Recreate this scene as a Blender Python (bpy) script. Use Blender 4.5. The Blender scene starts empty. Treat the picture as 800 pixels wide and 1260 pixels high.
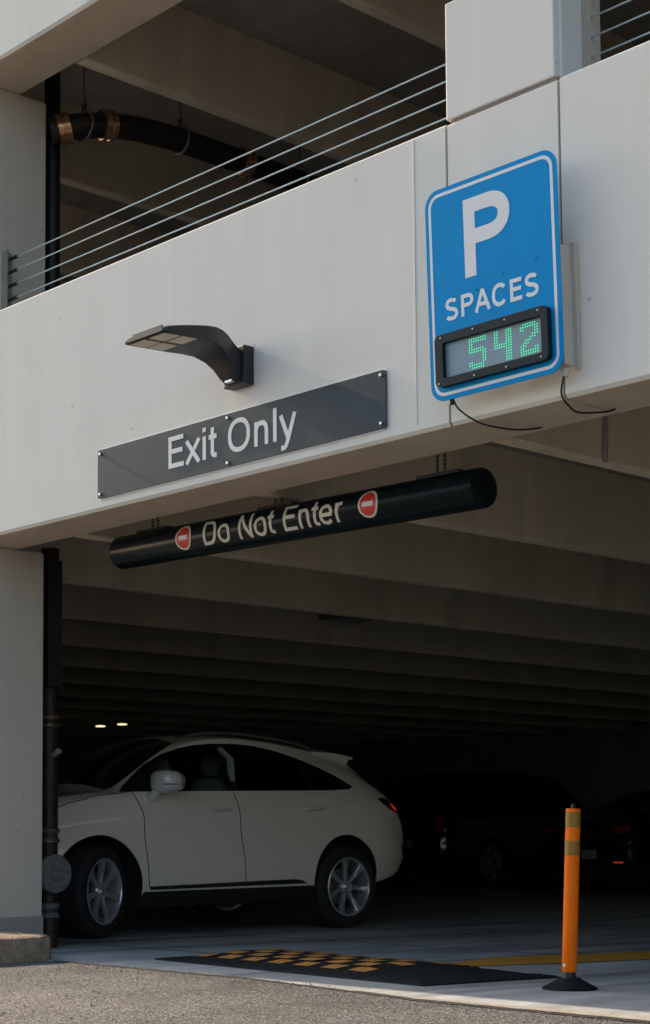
import bpy, bmesh, math, random
from mathutils import Vector, Matrix
from mathutils.bvhtree import BVHTree
random.seed(7)
R = math.radians
S = bpy.context.scene
COL = S.collection

# ------------------------------------------------------------------ camera
SUN_EL, SUN_AZ = 27.0, 0.85          # azimuth: degrees in front of the facade plane
cam_d = bpy.data.cameras.new("camera"); cam = bpy.data.objects.new("camera", cam_d); COL.objects.link(cam)
yaw, pitch, roll = 0.81251, 0.0760874, -0.00741191
f = Vector((-math.sin(yaw), math.cos(yaw), 0)); r = Vector((math.cos(yaw), math.sin(yaw), 0)); u = Vector((0, 0, 1))
f2 = f*math.cos(pitch) + u*math.sin(pitch); u2 = -f*math.sin(pitch) + u*math.cos(pitch)
r3 = r*math.cos(roll) + u2*math.sin(roll); u3 = -r*math.sin(roll) + u2*math.cos(roll)
m = Matrix((r3, u3, -f2)).transposed().to_4x4(); m.translation = Vector((0, 0, 0.81))
cam.matrix_world = m
cam_d.sensor_fit = 'HORIZONTAL'; cam_d.sensor_width = 36; cam_d.lens = 36*2085.75/800
cam_d.shift_y = (865.13-630)/800
cam_d.clip_start = 0.1; cam_d.clip_end = 2000
S.camera = cam

# ------------------------------------------------------------------ world, sun, exposure
W = bpy.data.worlds.new("World"); S.world = W; W.use_nodes = True
nt = W.node_tree; bg = nt.nodes['Background']
sky = nt.nodes.new('ShaderNodeTexSky'); sky.sky_type = 'NISHITA'; sky.sun_disc = False
sky.sun_elevation = R(SUN_EL); sky.sun_rotation = R(-90-SUN_AZ)
sky.air_density = 1.0; sky.dust_density = 2.5; sky.ozone_density = 0.6
nt.links.new(sky.outputs[0], bg.inputs[0]); bg.inputs[1].default_value = 0.13
sl = bpy.data.lights.new("sun", 'SUN'); sl.energy = 3.6; sl.angle = R(0.6); sl.color = (1.0, 0.81, 0.60)
so = bpy.data.objects.new("sun", sl); COL.objects.link(so)
sd = Vector((-math.cos(R(SUN_EL))*math.cos(R(SUN_AZ)), -math.cos(R(SUN_EL))*math.sin(R(SUN_AZ)), math.sin(R(SUN_EL))))
so.rotation_euler = sd.to_track_quat('Z', 'Y').to_euler(); so.location = sd*50
S.view_settings.view_transform = 'Standard'; S.view_settings.look = 'None'
S.view_settings.exposure = 0.95; S.view_settings.gamma = 1.0
S.cycles.max_bounces = 8; S.cycles.diffuse_bounces = 5

# ------------------------------------------------------------------ materials
def mat(name, col, rough=0.6, metal=0.0, var=0.0, scale=4.0, bump=0.0, bscale=60.0, emit=None, es=0.0, spec=0.5, coat=0.0, var2=None, detail=6):
    M = bpy.data.materials.new(name); M.use_nodes = True
    n = M.node_tree.nodes; l = M.node_tree.links; b = n['Principled BSDF']
    b.inputs['Base Color'].default_value = (*col, 1); b.inputs['Roughness'].default_value = rough
    b.inputs['Metallic'].default_value = metal; b.inputs['Specular IOR Level'].default_value = spec
    b.inputs['Coat Weight'].default_value = coat
    if emit: b.inputs['Emission Color'].default_value = (*emit, 1); b.inputs['Emission Strength'].default_value = es
    tc = n.new('ShaderNodeTexCoord')
    if var > 0:
        t = n.new('ShaderNodeTexNoise'); t.inputs['Scale'].default_value = scale; t.inputs['Detail'].default_value = detail
        t.inputs['Roughness'].default_value = 0.65
        l.new(tc.outputs['Object'], t.inputs['Vector'])
        mp = n.new('ShaderNodeMapRange'); mp.inputs[1].default_value = .3; mp.inputs[2].default_value = .7
        l.new(t.outputs['Fac'], mp.inputs[0])
        mx = n.new('ShaderNodeMix'); mx.data_type = 'RGBA'
        c2 = var2 if var2 else tuple(c*(1+var) for c in col)
        mx.inputs[6].default_value = (*[c*(1-var) for c in col], 1); mx.inputs[7].default_value = (*c2, 1)
        l.new(mp.outputs[0], mx.inputs[0]); l.new(mx.outputs[2], b.inputs['Base Color'])
    if bump > 0:
        t2 = n.new('ShaderNodeTexNoise'); t2.inputs['Scale'].default_value = bscale; t2.inputs['Detail'].default_value = 5
        l.new(tc.outputs['Object'], t2.inputs['Vector'])
        bp = n.new('ShaderNodeBump'); bp.inputs['Strength'].default_value = bump; bp.inputs['Distance'].default_value = 0.02
        l.new(t2.outputs['Fac'], bp.inputs['Height']); l.new(bp.outputs[0], b.inputs['Normal'])
    return M

def wall_paint(name, base, streak=0.06, dirt=(0.36, 0.31, 0.25)):
    M = mat(name, base, rough=0.8, bump=0.045, bscale=90, spec=0.25)
    n = M.node_tree.nodes; l = M.node_tree.links; b = n['Principled BSDF']
    tc = n.new('ShaderNodeTexCoord')
    big = n.new('ShaderNodeTexNoise'); big.inputs['Scale'].default_value = 1.3; big.inputs['Detail'].default_value = 8; big.inputs['Roughness'].default_value = .7
    l.new(tc.outputs['Object'], big.inputs['Vector'])
    mp = n.new('ShaderNodeMapping'); mp.inputs['Scale'].default_value = (2.6, 2.6, 0.30); l.new(tc.outputs['Object'], mp.inputs[0])
    st = n.new('ShaderNodeTexNoise'); st.inputs['Scale'].default_value = 1.6; st.inputs['Detail'].default_value = 7; l.new(mp.outputs[0], st.inputs['Vector'])
    ad = n.new('ShaderNodeMath'); ad.operation = 'ADD'; l.new(big.outputs['Fac'], ad.inputs[0]); l.new(st.outputs['Fac'], ad.inputs[1])
    mr = n.new('ShaderNodeMapRange'); mr.inputs[1].default_value = .75; mr.inputs[2].default_value = 1.3; l.new(ad.outputs[0], mr.inputs[0])
    mx = n.new('ShaderNodeMix'); mx.data_type = 'RGBA'
    mx.inputs[6].default_value = (*[c*(1+streak) for c in base], 1); mx.inputs[7].default_value = (*[c*(1-streak*1.6) for c in base], 1)
    l.new(mr.outputs[0], mx.inputs[0])
    # sparse small stains
    sp = n.new('ShaderNodeTexNoise'); sp.inputs['Scale'].default_value = 2.6; sp.inputs['Detail'].default_value = 10; sp.inputs['Roughness'].default_value = .75
    l.new(tc.outputs['Object'], sp.inputs['Vector'])
    m2 = n.new('ShaderNodeMapRange'); m2.inputs[1].default_value = .66; m2.inputs[2].default_value = .82; m2.inputs[4].default_value = 0.35; l.new(sp.outputs['Fac'], m2.inputs[0])
    mx2 = n.new('ShaderNodeMix'); mx2.data_type = 'RGBA'; l.new(m2.outputs[0], mx2.inputs[0]); l.new(mx.outputs[2], mx2.inputs[6])
    mx2.inputs[7].default_value = (*dirt, 1)
    vo = n.new('ShaderNodeTexVoronoi'); vo.inputs['Scale'].default_value = 4.5; l.new(tc.outputs['Object'], vo.inputs['Vector'])
    m3 = n.new('ShaderNodeMapRange'); m3.inputs[1].default_value = .035; m3.inputs[2].default_value = .06; m3.inputs[3].default_value = .5; m3.inputs[4].default_value = 0.0; l.new(vo.outputs['Distance'], m3.inputs[0])
    mx3 = n.new('ShaderNodeMix'); mx3.data_type = 'RGBA'; l.new(m3.outputs[0], mx3.inputs[0]); l.new(mx2.outputs[2], mx3.inputs[6]); mx3.inputs[7].default_value = (*[c*.45 for c in base], 1)
    # rust-brown drips: tall thin noise, thresholded so that only a few runs show
    m4 = n.new('ShaderNodeMapping'); m4.inputs['Scale'].default_value = (9.0, 9.0, .55); l.new(tc.outputs['Object'], m4.inputs[0])
    dn = n.new('ShaderNodeTexNoise'); dn.inputs['Scale'].default_value = 1.1; dn.inputs['Detail'].default_value = 4; l.new(m4.outputs[0], dn.inputs['Vector'])
    m5 = n.new('ShaderNodeMapRange'); m5.inputs[1].default_value = .60; m5.inputs[2].default_value = .80; m5.inputs[4].default_value = .09; l.new(dn.outputs['Fac'], m5.inputs[0])
    mx4 = n.new('ShaderNodeMix'); mx4.data_type = 'RGBA'; l.new(m5.outputs[0], mx4.inputs[0]); l.new(mx3.outputs[2], mx4.inputs[6]); mx4.inputs[7].default_value = (*dirt, 1)
    l.new(mx4.outputs[2], b.inputs['Base Color'])
    return M

def ribbed(M, amt):
    n = M.node_tree.nodes; l = M.node_tree.links; b = n['Principled BSDF']
    tc = n.new('ShaderNodeTexCoord'); w = n.new('ShaderNodeTexWave'); w.inputs['Scale'].default_value = 24; l.new(tc.outputs['Object'], w.inputs['Vector'])
    mr = n.new('ShaderNodeMapRange'); mr.inputs[3].default_value = 1-amt; mr.inputs[4].default_value = 1+amt*.4; l.new(w.outputs['Fac'], mr.inputs[0])
    mx = n.new('ShaderNodeMix'); mx.data_type = 'RGBA'; mx.blend_type = 'MULTIPLY'; mx.inputs[0].default_value = 1
    src = b.inputs['Base Color'].links[0].from_socket if b.inputs['Base Color'].links else None
    if src: l.new(src, mx.inputs[6])
    else: mx.inputs[6].default_value = b.inputs['Base Color'].default_value
    l.new(mr.outputs[0], mx.inputs[7]); l.new(mx.outputs[2], b.inputs['Base Color'])

def asphalt_mat():
    M = mat('asphalt', (.05, .05, .05), rough=0.85, spec=0.3)
    n = M.node_tree.nodes; l = M.node_tree.links; b = n['Principled BSDF']
    tc = n.new('ShaderNodeTexCoord')
    v = n.new('ShaderNodeTexVoronoi'); v.inputs['Scale'].default_value = 150; l.new(tc.outputs['Object'], v.inputs['Vector'])
    v2 = n.new('ShaderNodeTexVoronoi'); v2.inputs['Scale'].default_value = 160; l.new(tc.outputs['Object'], v2.inputs['Vector'])
    cr = n.new('ShaderNodeValToRGB'); e = cr.color_ramp.elements
    e[0].position = 0; e[0].color = (.035, .030, .028, 1); e[1].position = 1; e[1].color = (.56, .55, .54, 1)
    a = e.new(.45); a.color = (.088, .084, .083, 1); a = e.new(.78); a.color = (.19, .180, .175, 1)
    sx = n.new('ShaderNodeSeparateColor'); l.new(v.outputs['Color'], sx.inputs[0]); l.new(sx.outputs[0], cr.inputs[0])
    ns = n.new('ShaderNodeTexNoise'); ns.inputs['Scale'].default_value = .9; ns.inputs['Detail'].default_value = 9; ns.inputs['Roughness'].default_value = .7; l.new(tc.outputs['Object'], ns.inputs['Vector'])
    mr = n.new('ShaderNodeMapRange'); mr.inputs[1].default_value = .35; mr.inputs[2].default_value = .65; mr.inputs[3].default_value = .58; mr.inputs[4].default_value = 1.2; l.new(ns.outputs['Fac'], mr.inputs[0])
    mx = n.new('ShaderNodeMix'); mx.data_type = 'RGBA'; mx.blend_type = 'MULTIPLY'; mx.inputs[0].default_value = 1
    l.new(cr.outputs[0], mx.inputs[6]); l.new(mr.outputs[0], mx.inputs[7]); l.new(mx.outputs[2], b.inputs['Base Color'])
    bp = n.new('ShaderNodeBump'); bp.inputs['Strength'].default_value = .9; bp.inputs['Distance'].default_value = .006; bp.invert = True
    l.new(v.outputs['Distance'], bp.inputs['Height'])
    bp2 = n.new('ShaderNodeBump'); bp2.inputs['Strength'].default_value = .5; bp2.inputs['Distance'].default_value = .003; bp2.invert = True
    l.new(v2.outputs['Distance'], bp2.inputs['Height']); l.new(bp.outputs[0], bp2.inputs['Normal']); l.new(bp2.outputs[0], b.inputs['Normal'])
    return M

def glass_mat(name, tint, refl=1.0):
    M = bpy.data.materials.new(name); M.use_nodes = True; n = M.node_tree.nodes; l = M.node_tree.links
    n.remove(n['Principled BSDF'])
    t = n.new('ShaderNodeBsdfTransparent'); t.inputs[0].default_value = (*tint, 1)
    g = n.new('ShaderNodeBsdfGlossy'); g.inputs['Roughness'].default_value = .03; g.inputs[0].default_value = (refl, refl, refl, 1)
    fr = n.new('ShaderNodeFresnel'); fr.inputs[0].default_value = 1.5
    mx = n.new('ShaderNodeMixShader'); l.new(fr.outputs[0], mx.inputs[0]); l.new(t.outputs[0], mx.inputs[1]); l.new(g.outputs[0], mx.inputs[2])
    l.new(mx.outputs[0], n['Material Output'].inputs[0]); return M

def floor_mat():
    M = mat('garage_floor_concrete', (.27, .275, .27), rough=0.55, spec=0.4)
    n = M.node_tree.nodes; l = M.node_tree.links; b = n['Principled BSDF']
    tc = n.new('ShaderNodeTexCoord')
    a = n.new('ShaderNodeTexNoise'); a.inputs['Scale'].default_value = 1.2; a.inputs['Detail'].default_value = 10; a.inputs['Roughness'].default_value = .7; l.new(tc.outputs['Object'], a.inputs['Vector'])
    mp = n.new('ShaderNodeMapping'); mp.inputs['Scale'].default_value = (2.6, .22, 1); mp.inputs['Rotation'].default_value = (0, 0, R(8)); l.new(tc.outputs['Object'], mp.inputs[0])
    w = n.new('ShaderNodeTexNoise'); w.inputs['Scale'].default_value = 1.5; w.inputs['Detail'].default_value = 5; l.new(mp.outputs[0], w.inputs['Vector'])
    ad = n.new('ShaderNodeMath'); ad.operation = 'ADD'; l.new(a.outputs['Fac'], ad.inputs[0]); l.new(w.outputs['Fac'], ad.inputs[1])
    cr = n.new('ShaderNodeValToRGB'); e = cr.color_ramp.elements
    e[0].position = .38; e[0].color = (.32, .34, .335, 1); e[1].position = .64; e[1].color = (.64, .67, .66, 1)
    hv = n.new('ShaderNodeMath'); hv.operation = 'MULTIPLY'; hv.inputs[1].default_value = .5; l.new(ad.outputs[0], hv.inputs[0]); l.new(hv.outputs[0], cr.inputs[0])
    l.new(cr.outputs[0], b.inputs['Base Color'])
    mp2 = n.new('ShaderNodeMapping'); mp2.inputs['Scale'].default_value = (1.9, .10, 1); mp2.inputs['Rotation'].default_value = (0, 0, R(-4)); l.new(tc.outputs['Object'], mp2.inputs[0])
    tm = n.new('ShaderNodeTexNoise'); tm.inputs['Scale'].default_value = 1.6; tm.inputs['Detail'].default_value = 3; l.new(mp2.outputs[0], tm.inputs['Vector'])
    tr = n.new('ShaderNodeMapRange'); tr.inputs[1].default_value = .54; tr.inputs[2].default_value = .66; tr.inputs[3].default_value = 1; tr.inputs[4].default_value = .55; l.new(tm.outputs['Fac'], tr.inputs[0])
    mt = n.new('ShaderNodeMix'); mt.data_type = 'RGBA'; mt.blend_type = 'MULTIPLY'; mt.inputs[0].default_value = 1
    l.new(cr.outputs[0], mt.inputs[6]); l.new(tr.outputs[0], mt.inputs[7]); l.new(mt.outputs[2], b.inputs['Base Color'])
    mr = n.new('ShaderNodeMapRange'); mr.inputs[3].default_value = .38; mr.inputs[4].default_value = .75; l.new(a.outputs['Fac'], mr.inputs[0]); l.new(mr.outputs[0], b.inputs['Roughness'])
    bn = n.new('ShaderNodeTexNoise'); bn.inputs['Scale'].default_value = 120; l.new(tc.outputs['Object'], bn.inputs['Vector'])
    bp = n.new('ShaderNodeBump'); bp.inputs['Strength'].default_value = .25; bp.inputs['Distance'].default_value = .004
    l.new(bn.outputs['Fac'], bp.inputs['Height']); l.new(bp.outputs[0], b.inputs['Normal'])
    return M

M = {}
M['asphalt'] = asphalt_mat()
M['floor'] = floor_mat()
M['grit'] = mat('grit_stone', (.30, .27, .24), .85, var=.5, scale=3)
M['kerb_edge'] = mat('apron_edge', (.42, .39, .34), .8, var=.25, scale=9, bump=.4, bscale=50)
M['wall'] = wall_paint('white_painted_precast', (.765, .75, .685), streak=.030)
M['col'] = wall_paint('column_paint', (.62, .55, .455), streak=.03)
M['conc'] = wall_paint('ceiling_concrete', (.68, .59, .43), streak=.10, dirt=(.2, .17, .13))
M['soffit'] = wall_paint('soffit_bounce_tone', (.60, .50, .38), streak=.06, dirt=(.3, .25, .19))  # wall panel underside and back: warm ground-bounce light put into the colour
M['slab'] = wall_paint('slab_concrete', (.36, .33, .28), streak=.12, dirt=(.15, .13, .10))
M['back'] = wall_paint('back_wall_concrete', (.50, .48, .40), streak=.12)
M['kerb'] = mat('kerb_concrete', (.34, .25, .17), .9, var=.35, scale=14, bump=.9, bscale=70)
M['island'] = mat('island_concrete', (.22, .20, .18), .9, var=.25, scale=6, bump=.4)
M['joint'] = mat('joint_sealant', (.30, .24, .19), .8)
M['dark_joint'] = mat('dark_sealant', (.035, .03, .028), .8)
M['steel'] = mat('steel_cable', (.52, .64, .67), .4, metal=.5)
M['galv'] = mat('galvanised_bracket', (.40, .40, .38), .5, metal=.6, var=.2, scale=20)
M['blue'] = mat('blue_sign_sheeting', (.0, .30, .68), .6, var=.05, scale=3, spec=.1)
M['white_film'] = mat('white_reflective_film', (.80, .82, .82), .5)
ribbed(M['blue'], .07); ribbed(M['white_film'], .05)
M['sign_grey'] = mat('slate_sign_face', (.024, .047, .062), .5, var=.10, scale=3, spec=.2)
M['sign_white'] = mat('vinyl_letter_white', (.68, .70, .69), .5)
M['sign_cream'] = mat('vinyl_letter_cream', (.66, .61, .50), .5)
M['alu'] = mat('aluminium_edge', (.6, .6, .6), .35, metal=.9)
M['bolt'] = mat('bolt_steel', (.55, .55, .52), .3, metal=.9)
M['frame_dark'] = mat('display_frame', (.006, .018, .025), .5, spec=.2)
M['lens'] = mat('display_lens', (.20, .30, .36), .25, spec=.5, var=.06, scale=6)
M['led'] = mat('green_led', (.02, .5, .2), .4, emit=(.02, .75, .32), es=.62)
M['box'] = mat('beige_enclosure', (.52, .47, .40), .55, var=.08, scale=6)
M['tube'] = mat('black_tube_paint', (.005, .011, .013), .24, spec=.13, var=.3, scale=10)
M['black'] = mat('black_plastic', (.010, .011, .012), .5)
M['rubber'] = mat('tyre_rubber', (.012, .012, .013), .75, bump=.3, bscale=120)
M['hump'] = mat('recycled_rubber', (.012, .018, .022), .75, spec=.2, var=.35, scale=18, bump=.9, bscale=130)
M['hump_y'] = mat('worn_yellow_patch', (.60, .23, .035), .75, var=.40, scale=26, var2=(.80, .38, .09))
M['red'] = mat('red_film', (.60, .030, .020), .4)
M['lamp_housing'] = mat('bronze_lamp_housing', (.030, .032, .034), .45, metal=.3, var=.15, scale=20)
M['lamp_lens'] = mat('led_lens_panel', (.95, .84, .62), .35, bump=.6, bscale=300)
M['orange'] = mat('orange_polyurethane', (1.0, .185, .003), .6, spec=.2, var=.10, scale=16, detail=12, bump=.15, bscale=30)
M['band'] = mat('dull_yellow_band', (.30, .15, .012), .4, var=.12, scale=40)
M['rust'] = mat('rusty_pipe', (.026, .018, .014), .5, metal=.3, var=.5, scale=14, bump=.4, bscale=40)
M['coupling'] = mat('bronze_coupling', (.55, .32, .18), .25, metal=.85, var=.4, scale=18)
M['coupling_dull'] = mat('dull_coupling', (.16, .11, .08), .4, metal=.6, var=.4, scale=18)
M['grey_pipe'] = mat('grey_valve_cap', (.16, .15, .14), .6, metal=.3, var=.4, scale=20, bump=.4)
M['plint'] = mat('galv_hanger', (.22, .20, .18), .5, metal=.6)
M['paint_y'] = mat('worn_floor_paint', (.80, .34, .02), .7, var=.25, scale=10, var2=(.80, .42, .06))
M['car_paint'] = mat('pearl_car_paint', (.82, .73, .62), .32, metal=.0, coat=1.0, spec=.5)
M['mirror_paint'] = mat('pearl_mirror_cap', (.66, .66, .62), .25, coat=1.0)
M['car_dark'] = mat('dark_blue_car_paint', (.012, .016, .030), .22, coat=1.0)
M['car_black'] = mat('black_car_paint', (.011, .011, .012), .22, coat=1.0)
M['well'] = mat('wheel_well', (.006, .006, .006), .9)
M['inner'] = mat('cabin_lining', (.020, .020, .018), .9)
M['seat'] = mat('pale_seat_leather', (.70, .82, .72), .6)
M['trim'] = mat('pillar_trim', (.24, .29, .25), .6)
M['rim'] = mat('alloy_rim', (.60, .60, .61), .25, metal=.7)
M['chrome'] = mat('chrome', (.75, .75, .76), .12, metal=1.0)
M['glass'] = glass_mat('tinted_glass', (.62, .68, .65))
M['glass_dark'] = glass_mat('privacy_glass', (.03, .03, .03))
M['glass_black'] = mat('dark_glass', (.006, .007, .008), .05, spec=.6)
M['tail'] = mat('tail_lamp_red', (.35, .006, .01), .15, coat=1.0)
M['tail_lit'] = mat('tail_lamp_glow', (.5, .02, .01), .2, emit=(1, .05, .02), es=.14)
M['clear'] = mat('clear_lamp', (.35, .35, .35), .1)
M['plate'] = mat('number_plate', (.30, .30, .22), .5)
M['lit'] = mat('lit_ceiling_lamp', (.8, .7, .4), .5, emit=(1, .78, .38), es=.9)
M['led_trim'] = mat('fixture_grey', (.10, .10, .10), .4)

# ------------------------------------------------------------------ helpers
def link(name, me, parent=None):
    o = bpy.data.objects.new(name, me); COL.objects.link(o)
    if parent: o.parent = parent
    return o
def fin(name, bm, m, parent=None, smooth=False, mats=None):
    me = bpy.data.meshes.new(name)
    bmesh.ops.recalc_face_normals(bm, faces=bm.faces); bm.to_mesh(me); bm.free()
    for x in (mats or [m]): me.materials.append(x)
    if smooth:
        me.polygons.foreach_set('use_smooth', [True]*len(me.polygons))
        try: me.set_sharp_from_angle(angle=R(38))
        except Exception: pass
    return link(name, me, parent)
def tag(o, label=None, cat=None, group=None, kind=None):
    if label: o['label'] = label
    if cat: o['category'] = cat
    if group: o['group'] = group
    if kind: o['kind'] = kind
    return o
def thing(name, label, cat, loc=(0, 0, 0), rz=0, group=None):
    o = bpy.data.objects.new(name, None); COL.objects.link(o); o.location = loc; o.rotation_euler = (0, 0, rz)
    o.empty_display_size = .2
    return tag(o, label, cat, group)
def box(bm, x0, x1, y0, y1, z0, z1, bev=0.0):
    vs = [bm.verts.new((x, y, z)) for x in (x0, x1) for y in (y0, y1) for z in (z0, z1)]
    fs = [(0, 1, 3, 2), (4, 6, 7, 5), (0, 4, 5, 1), (2, 3, 7, 6), (0, 2, 6, 4), (1, 5, 7, 3)]
    F = [bm.faces.new([vs[i] for i in q]) for q in fs]
    if bev > 0:
        E = list({e for q in F for e in q.edges})
        bmesh.ops.bevel(bm, geom=E, offset=bev, segments=2, affect='EDGES', profile=.6)
def obox(name, x0, x1, y0, y1, z0, z1, m, parent=None, bev=0.0):
    bm = bmesh.new(); box(bm, x0, x1, y0, y1, z0, z1, bev); return fin(name, bm, m, parent)
def prism(bm, pts, axis, a0, a1):
    def P(p, a): return {'x': (a, p[0], p[1]), 'y': (p[0], a, p[1]), 'z': (p[0], p[1], a)}[axis]
    A = [bm.verts.new(P(p, a0)) for p in pts]; B = [bm.verts.new(P(p, a1)) for p in pts]
    fa = bm.faces.new(A); fb = bm.faces.new(B[::-1])
    for i in range(len(pts)):
        j = (i+1) % len(pts); bm.faces.new((A[j], A[i], B[i], B[j]))
    return fa, fb
def tube(bm, pts, rad, seg=10, cap=True):
    pts = [Vector(p) for p in pts]; rings = []
    rads = rad if isinstance(rad, (list, tuple)) else [rad]*len(pts)
    ref = None
    for i, p in enumerate(pts):
        d = (pts[min(i+1, len(pts)-1)] - pts[max(i-1, 0)]).normalized()
        if ref is None:
            ref = Vector((0, 0, 1)) if abs(d.z) < .9 else Vector((1, 0, 0))
        a = d.cross(ref).normalized(); b = d.cross(a).normalized(); ref = -b if b.dot(ref) < 0 else b
        rings.append([bm.verts.new(p + (a*math.cos(2*math.pi*k/seg) + b*math.sin(2*math.pi*k/seg))*rads[i]) for k in range(seg)])
    for i in range(len(rings)-1):
        for k in range(seg):
            bm.faces.new((rings[i][k], rings[i][(k+1) % seg], rings[i+1][(k+1) % seg], rings[i+1][k]))
    if cap: bm.faces.new(rings[0][::-1]); bm.faces.new(rings[-1])
def otube(name, pts, rad, m, parent=None, seg=12):
    bm = bmesh.new(); tube(bm, pts, rad, seg); return fin(name, bm, m, parent, True)
def lathe(bm, prof, seg=40, axis='y', closed=False, caps=True):
    rings = []
    for rr, a in prof:
        ring = []
        for k in range(seg):
            t = 2*math.pi*k/seg; c, s = rr*math.cos(t), rr*math.sin(t)
            ring.append(bm.verts.new({'y': (c, a, s), 'z': (c, s, a), 'x': (a, c, s)}[axis]))
        rings.append(ring)
    n = len(rings)
    for i in range(n if closed else n-1):
        A, B = rings[i], rings[(i+1) % n]
        for k in range(seg): bm.faces.new((A[k], A[(k+1) % seg], B[(k+1) % seg], B[k]))
    if not closed and caps:
        if prof[0][0] > 1e-6: bm.faces.new(rings[0][::-1])
        if prof[-1][0] > 1e-6: bm.faces.new(rings[-1])
    bmesh.ops.remove_doubles(bm, verts=bm.verts, dist=1e-6)
def smooth_path(pts, n=8):
    P = [Vector(p) for p in pts]; out = []
    for i in range(len(P)-1):
        a, b, c, d = P[max(i-1, 0)], P[i], P[i+1], P[min(i+2, len(P)-1)]
        for k in range(n):
            t = k/n
            out.append(.5*((2*b) + (c-a)*t + (2*a-5*b+4*c-d)*t*t + (3*b-a-3*c+d)*t**3))
    out.append(P[-1]); return out
def rrect(w, h, rad, n=8, cx=0, cy=0):
    pts = []
    for (sx, sy, a0) in ((1, 1, 0), (-1, 1, 90), (-1, -1, 180), (1, -1, 270)):
        for k in range(n+1):
            a = R(a0+90*k/n); pts.append((cx+sx*(w/2-rad)+rad*math.cos(a), cy+sy*(h/2-rad)+rad*math.sin(a)))
    return pts

# ------------------------------------------------------------------ ground
def floorz(p): return -.013*max(0, min(5.5, p-6.5))
G_EDGE = [(-60, 6.36), (-9.2, 6.30), (-8.3, 6.285), (-7.29, 6.278), (-6.4, 6.14), (-5.72, 6.01), (-5.0, 5.99), (-4.34, 5.985), (3, 5.97), (60, 5.97)]
bm = bmesh.new()
for x0, x1, y0, y1 in ((-300, 300, -300, 6.48), (-300, -46.2, 6.48, 300), (17.2, 300, 6.48, 300), (-46.2, 17.2, 28.3, 300)):
    bm.faces.new([bm.verts.new(p) for p in ((x0, y0, -.005), (x1, y0, -.005), (x1, y1, -.005), (x0, y1, -.005))])
bmesh.ops.remove_doubles(bm, verts=bm.verts, dist=1e-4)
tag(fin('street_asphalt', bm, M['asphalt']), 'coarse grey asphalt of the street in low sun', kind='structure')

random.seed(3)
edge = []
for i in range(len(G_EDGE)-1):
    (xa, ya), (xb, yb) = G_EDGE[i], G_EDGE[i+1]; n = max(1, int((xb-xa)/.06)) if xa > -10 and xb < 4 else 1
    for k in range(n): edge.append((xa+(xb-xa)*k/n, ya+(yb-ya)*k/n + (random.uniform(-.008, .008) if n > 1 else 0)))
edge.append(G_EDGE[-1])
bm = bmesh.new(); ZF = 0.0
top = [bm.verts.new((x, y, ZF)) for x, y in edge]; low = [bm.verts.new((x, y-.004, -.03)) for x, y in edge]
r1 = [bm.verts.new((60, 6.5, ZF)), bm.verts.new((-60, 6.5, ZF))]; ra = [bm.verts.new((17.1, 6.5, ZF)), bm.verts.new((-46.1, 6.5, ZF))]; r2 = [bm.verts.new((17.1, 12, floorz(12))), bm.verts.new((-46.1, 12, floorz(12)))]; r4 = [bm.verts.new((17.1, 28.3, floorz(12))), bm.verts.new((-46.1, 28.3, floorz(12)))]
bm.faces.new(top + r1)
bm.faces.new((ra[1], ra[0], r2[0], r2[1])); bm.faces.new((r2[1], r2[0], r4[0], r4[1]))
for i in range(len(edge)-1): bm.faces.new((low[i], low[i+1], top[i+1], top[i]))
fl = tag(fin('garage_floor', bm, M['floor']), 'smooth grey concrete garage floor and apron', kind='structure')
# dark seam between asphalt and concrete
bm = bmesh.new(); prev = None
for x, y in edge:
    if x < -12 or x > 5: prev = None; continue
    wd = .016+random.random()*.022
    a = bm.verts.new((x, y-.005-wd, -.001)); b = bm.verts.new((x, y-.001, .0012))
    if prev: bm.faces.new((prev[0], a, b, prev[1]))
    prev = (a, b)
tag(fin('pavement_joint', bm, M['dark_joint']), 'dark seam between asphalt and concrete', kind='structure')
# a paler trowelled lip of the apron
bm = bmesh.new(); prev = None
for x, y in edge:
    if x < -6.3 or x > 5: prev = None; continue
    wd = .03 + .10*min(1, (x+6.3)/1.9)
    a = bm.verts.new((x, y+.001, .004)); b = bm.verts.new((x, y+wd+random.uniform(-.012, .012), .004))
    if prev: bm.faces.new((prev[0], a, b, prev[1]))
    prev = (a, b)
tag(fin('apron_edge', bm, M['kerb_edge']), 'pale worn concrete lip of the apron', kind='structure')
# saw-cut joints in the floor
for k, (pts) in enumerate([[(-14, 9.2), (-2, 9.05)], [(-14, 7.55), (-8.9, 7.45)], [(-20, 12.6), (2, 12.6)]]):
    bm = bmesh.new(); (xa, ya), (xb, yb) = pts
    bm.faces.new([bm.verts.new(p) for p in ((xa, ya, floorz(ya)+.004), (xb, yb, floorz(yb)+.004), (xb, yb+.02, floorz(yb+.02)+.004), (xa, ya+.02, floorz(ya+.02)+.004))])
    tag(fin('floor_joint', bm, M['dark_joint']), kind='structure')
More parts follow.
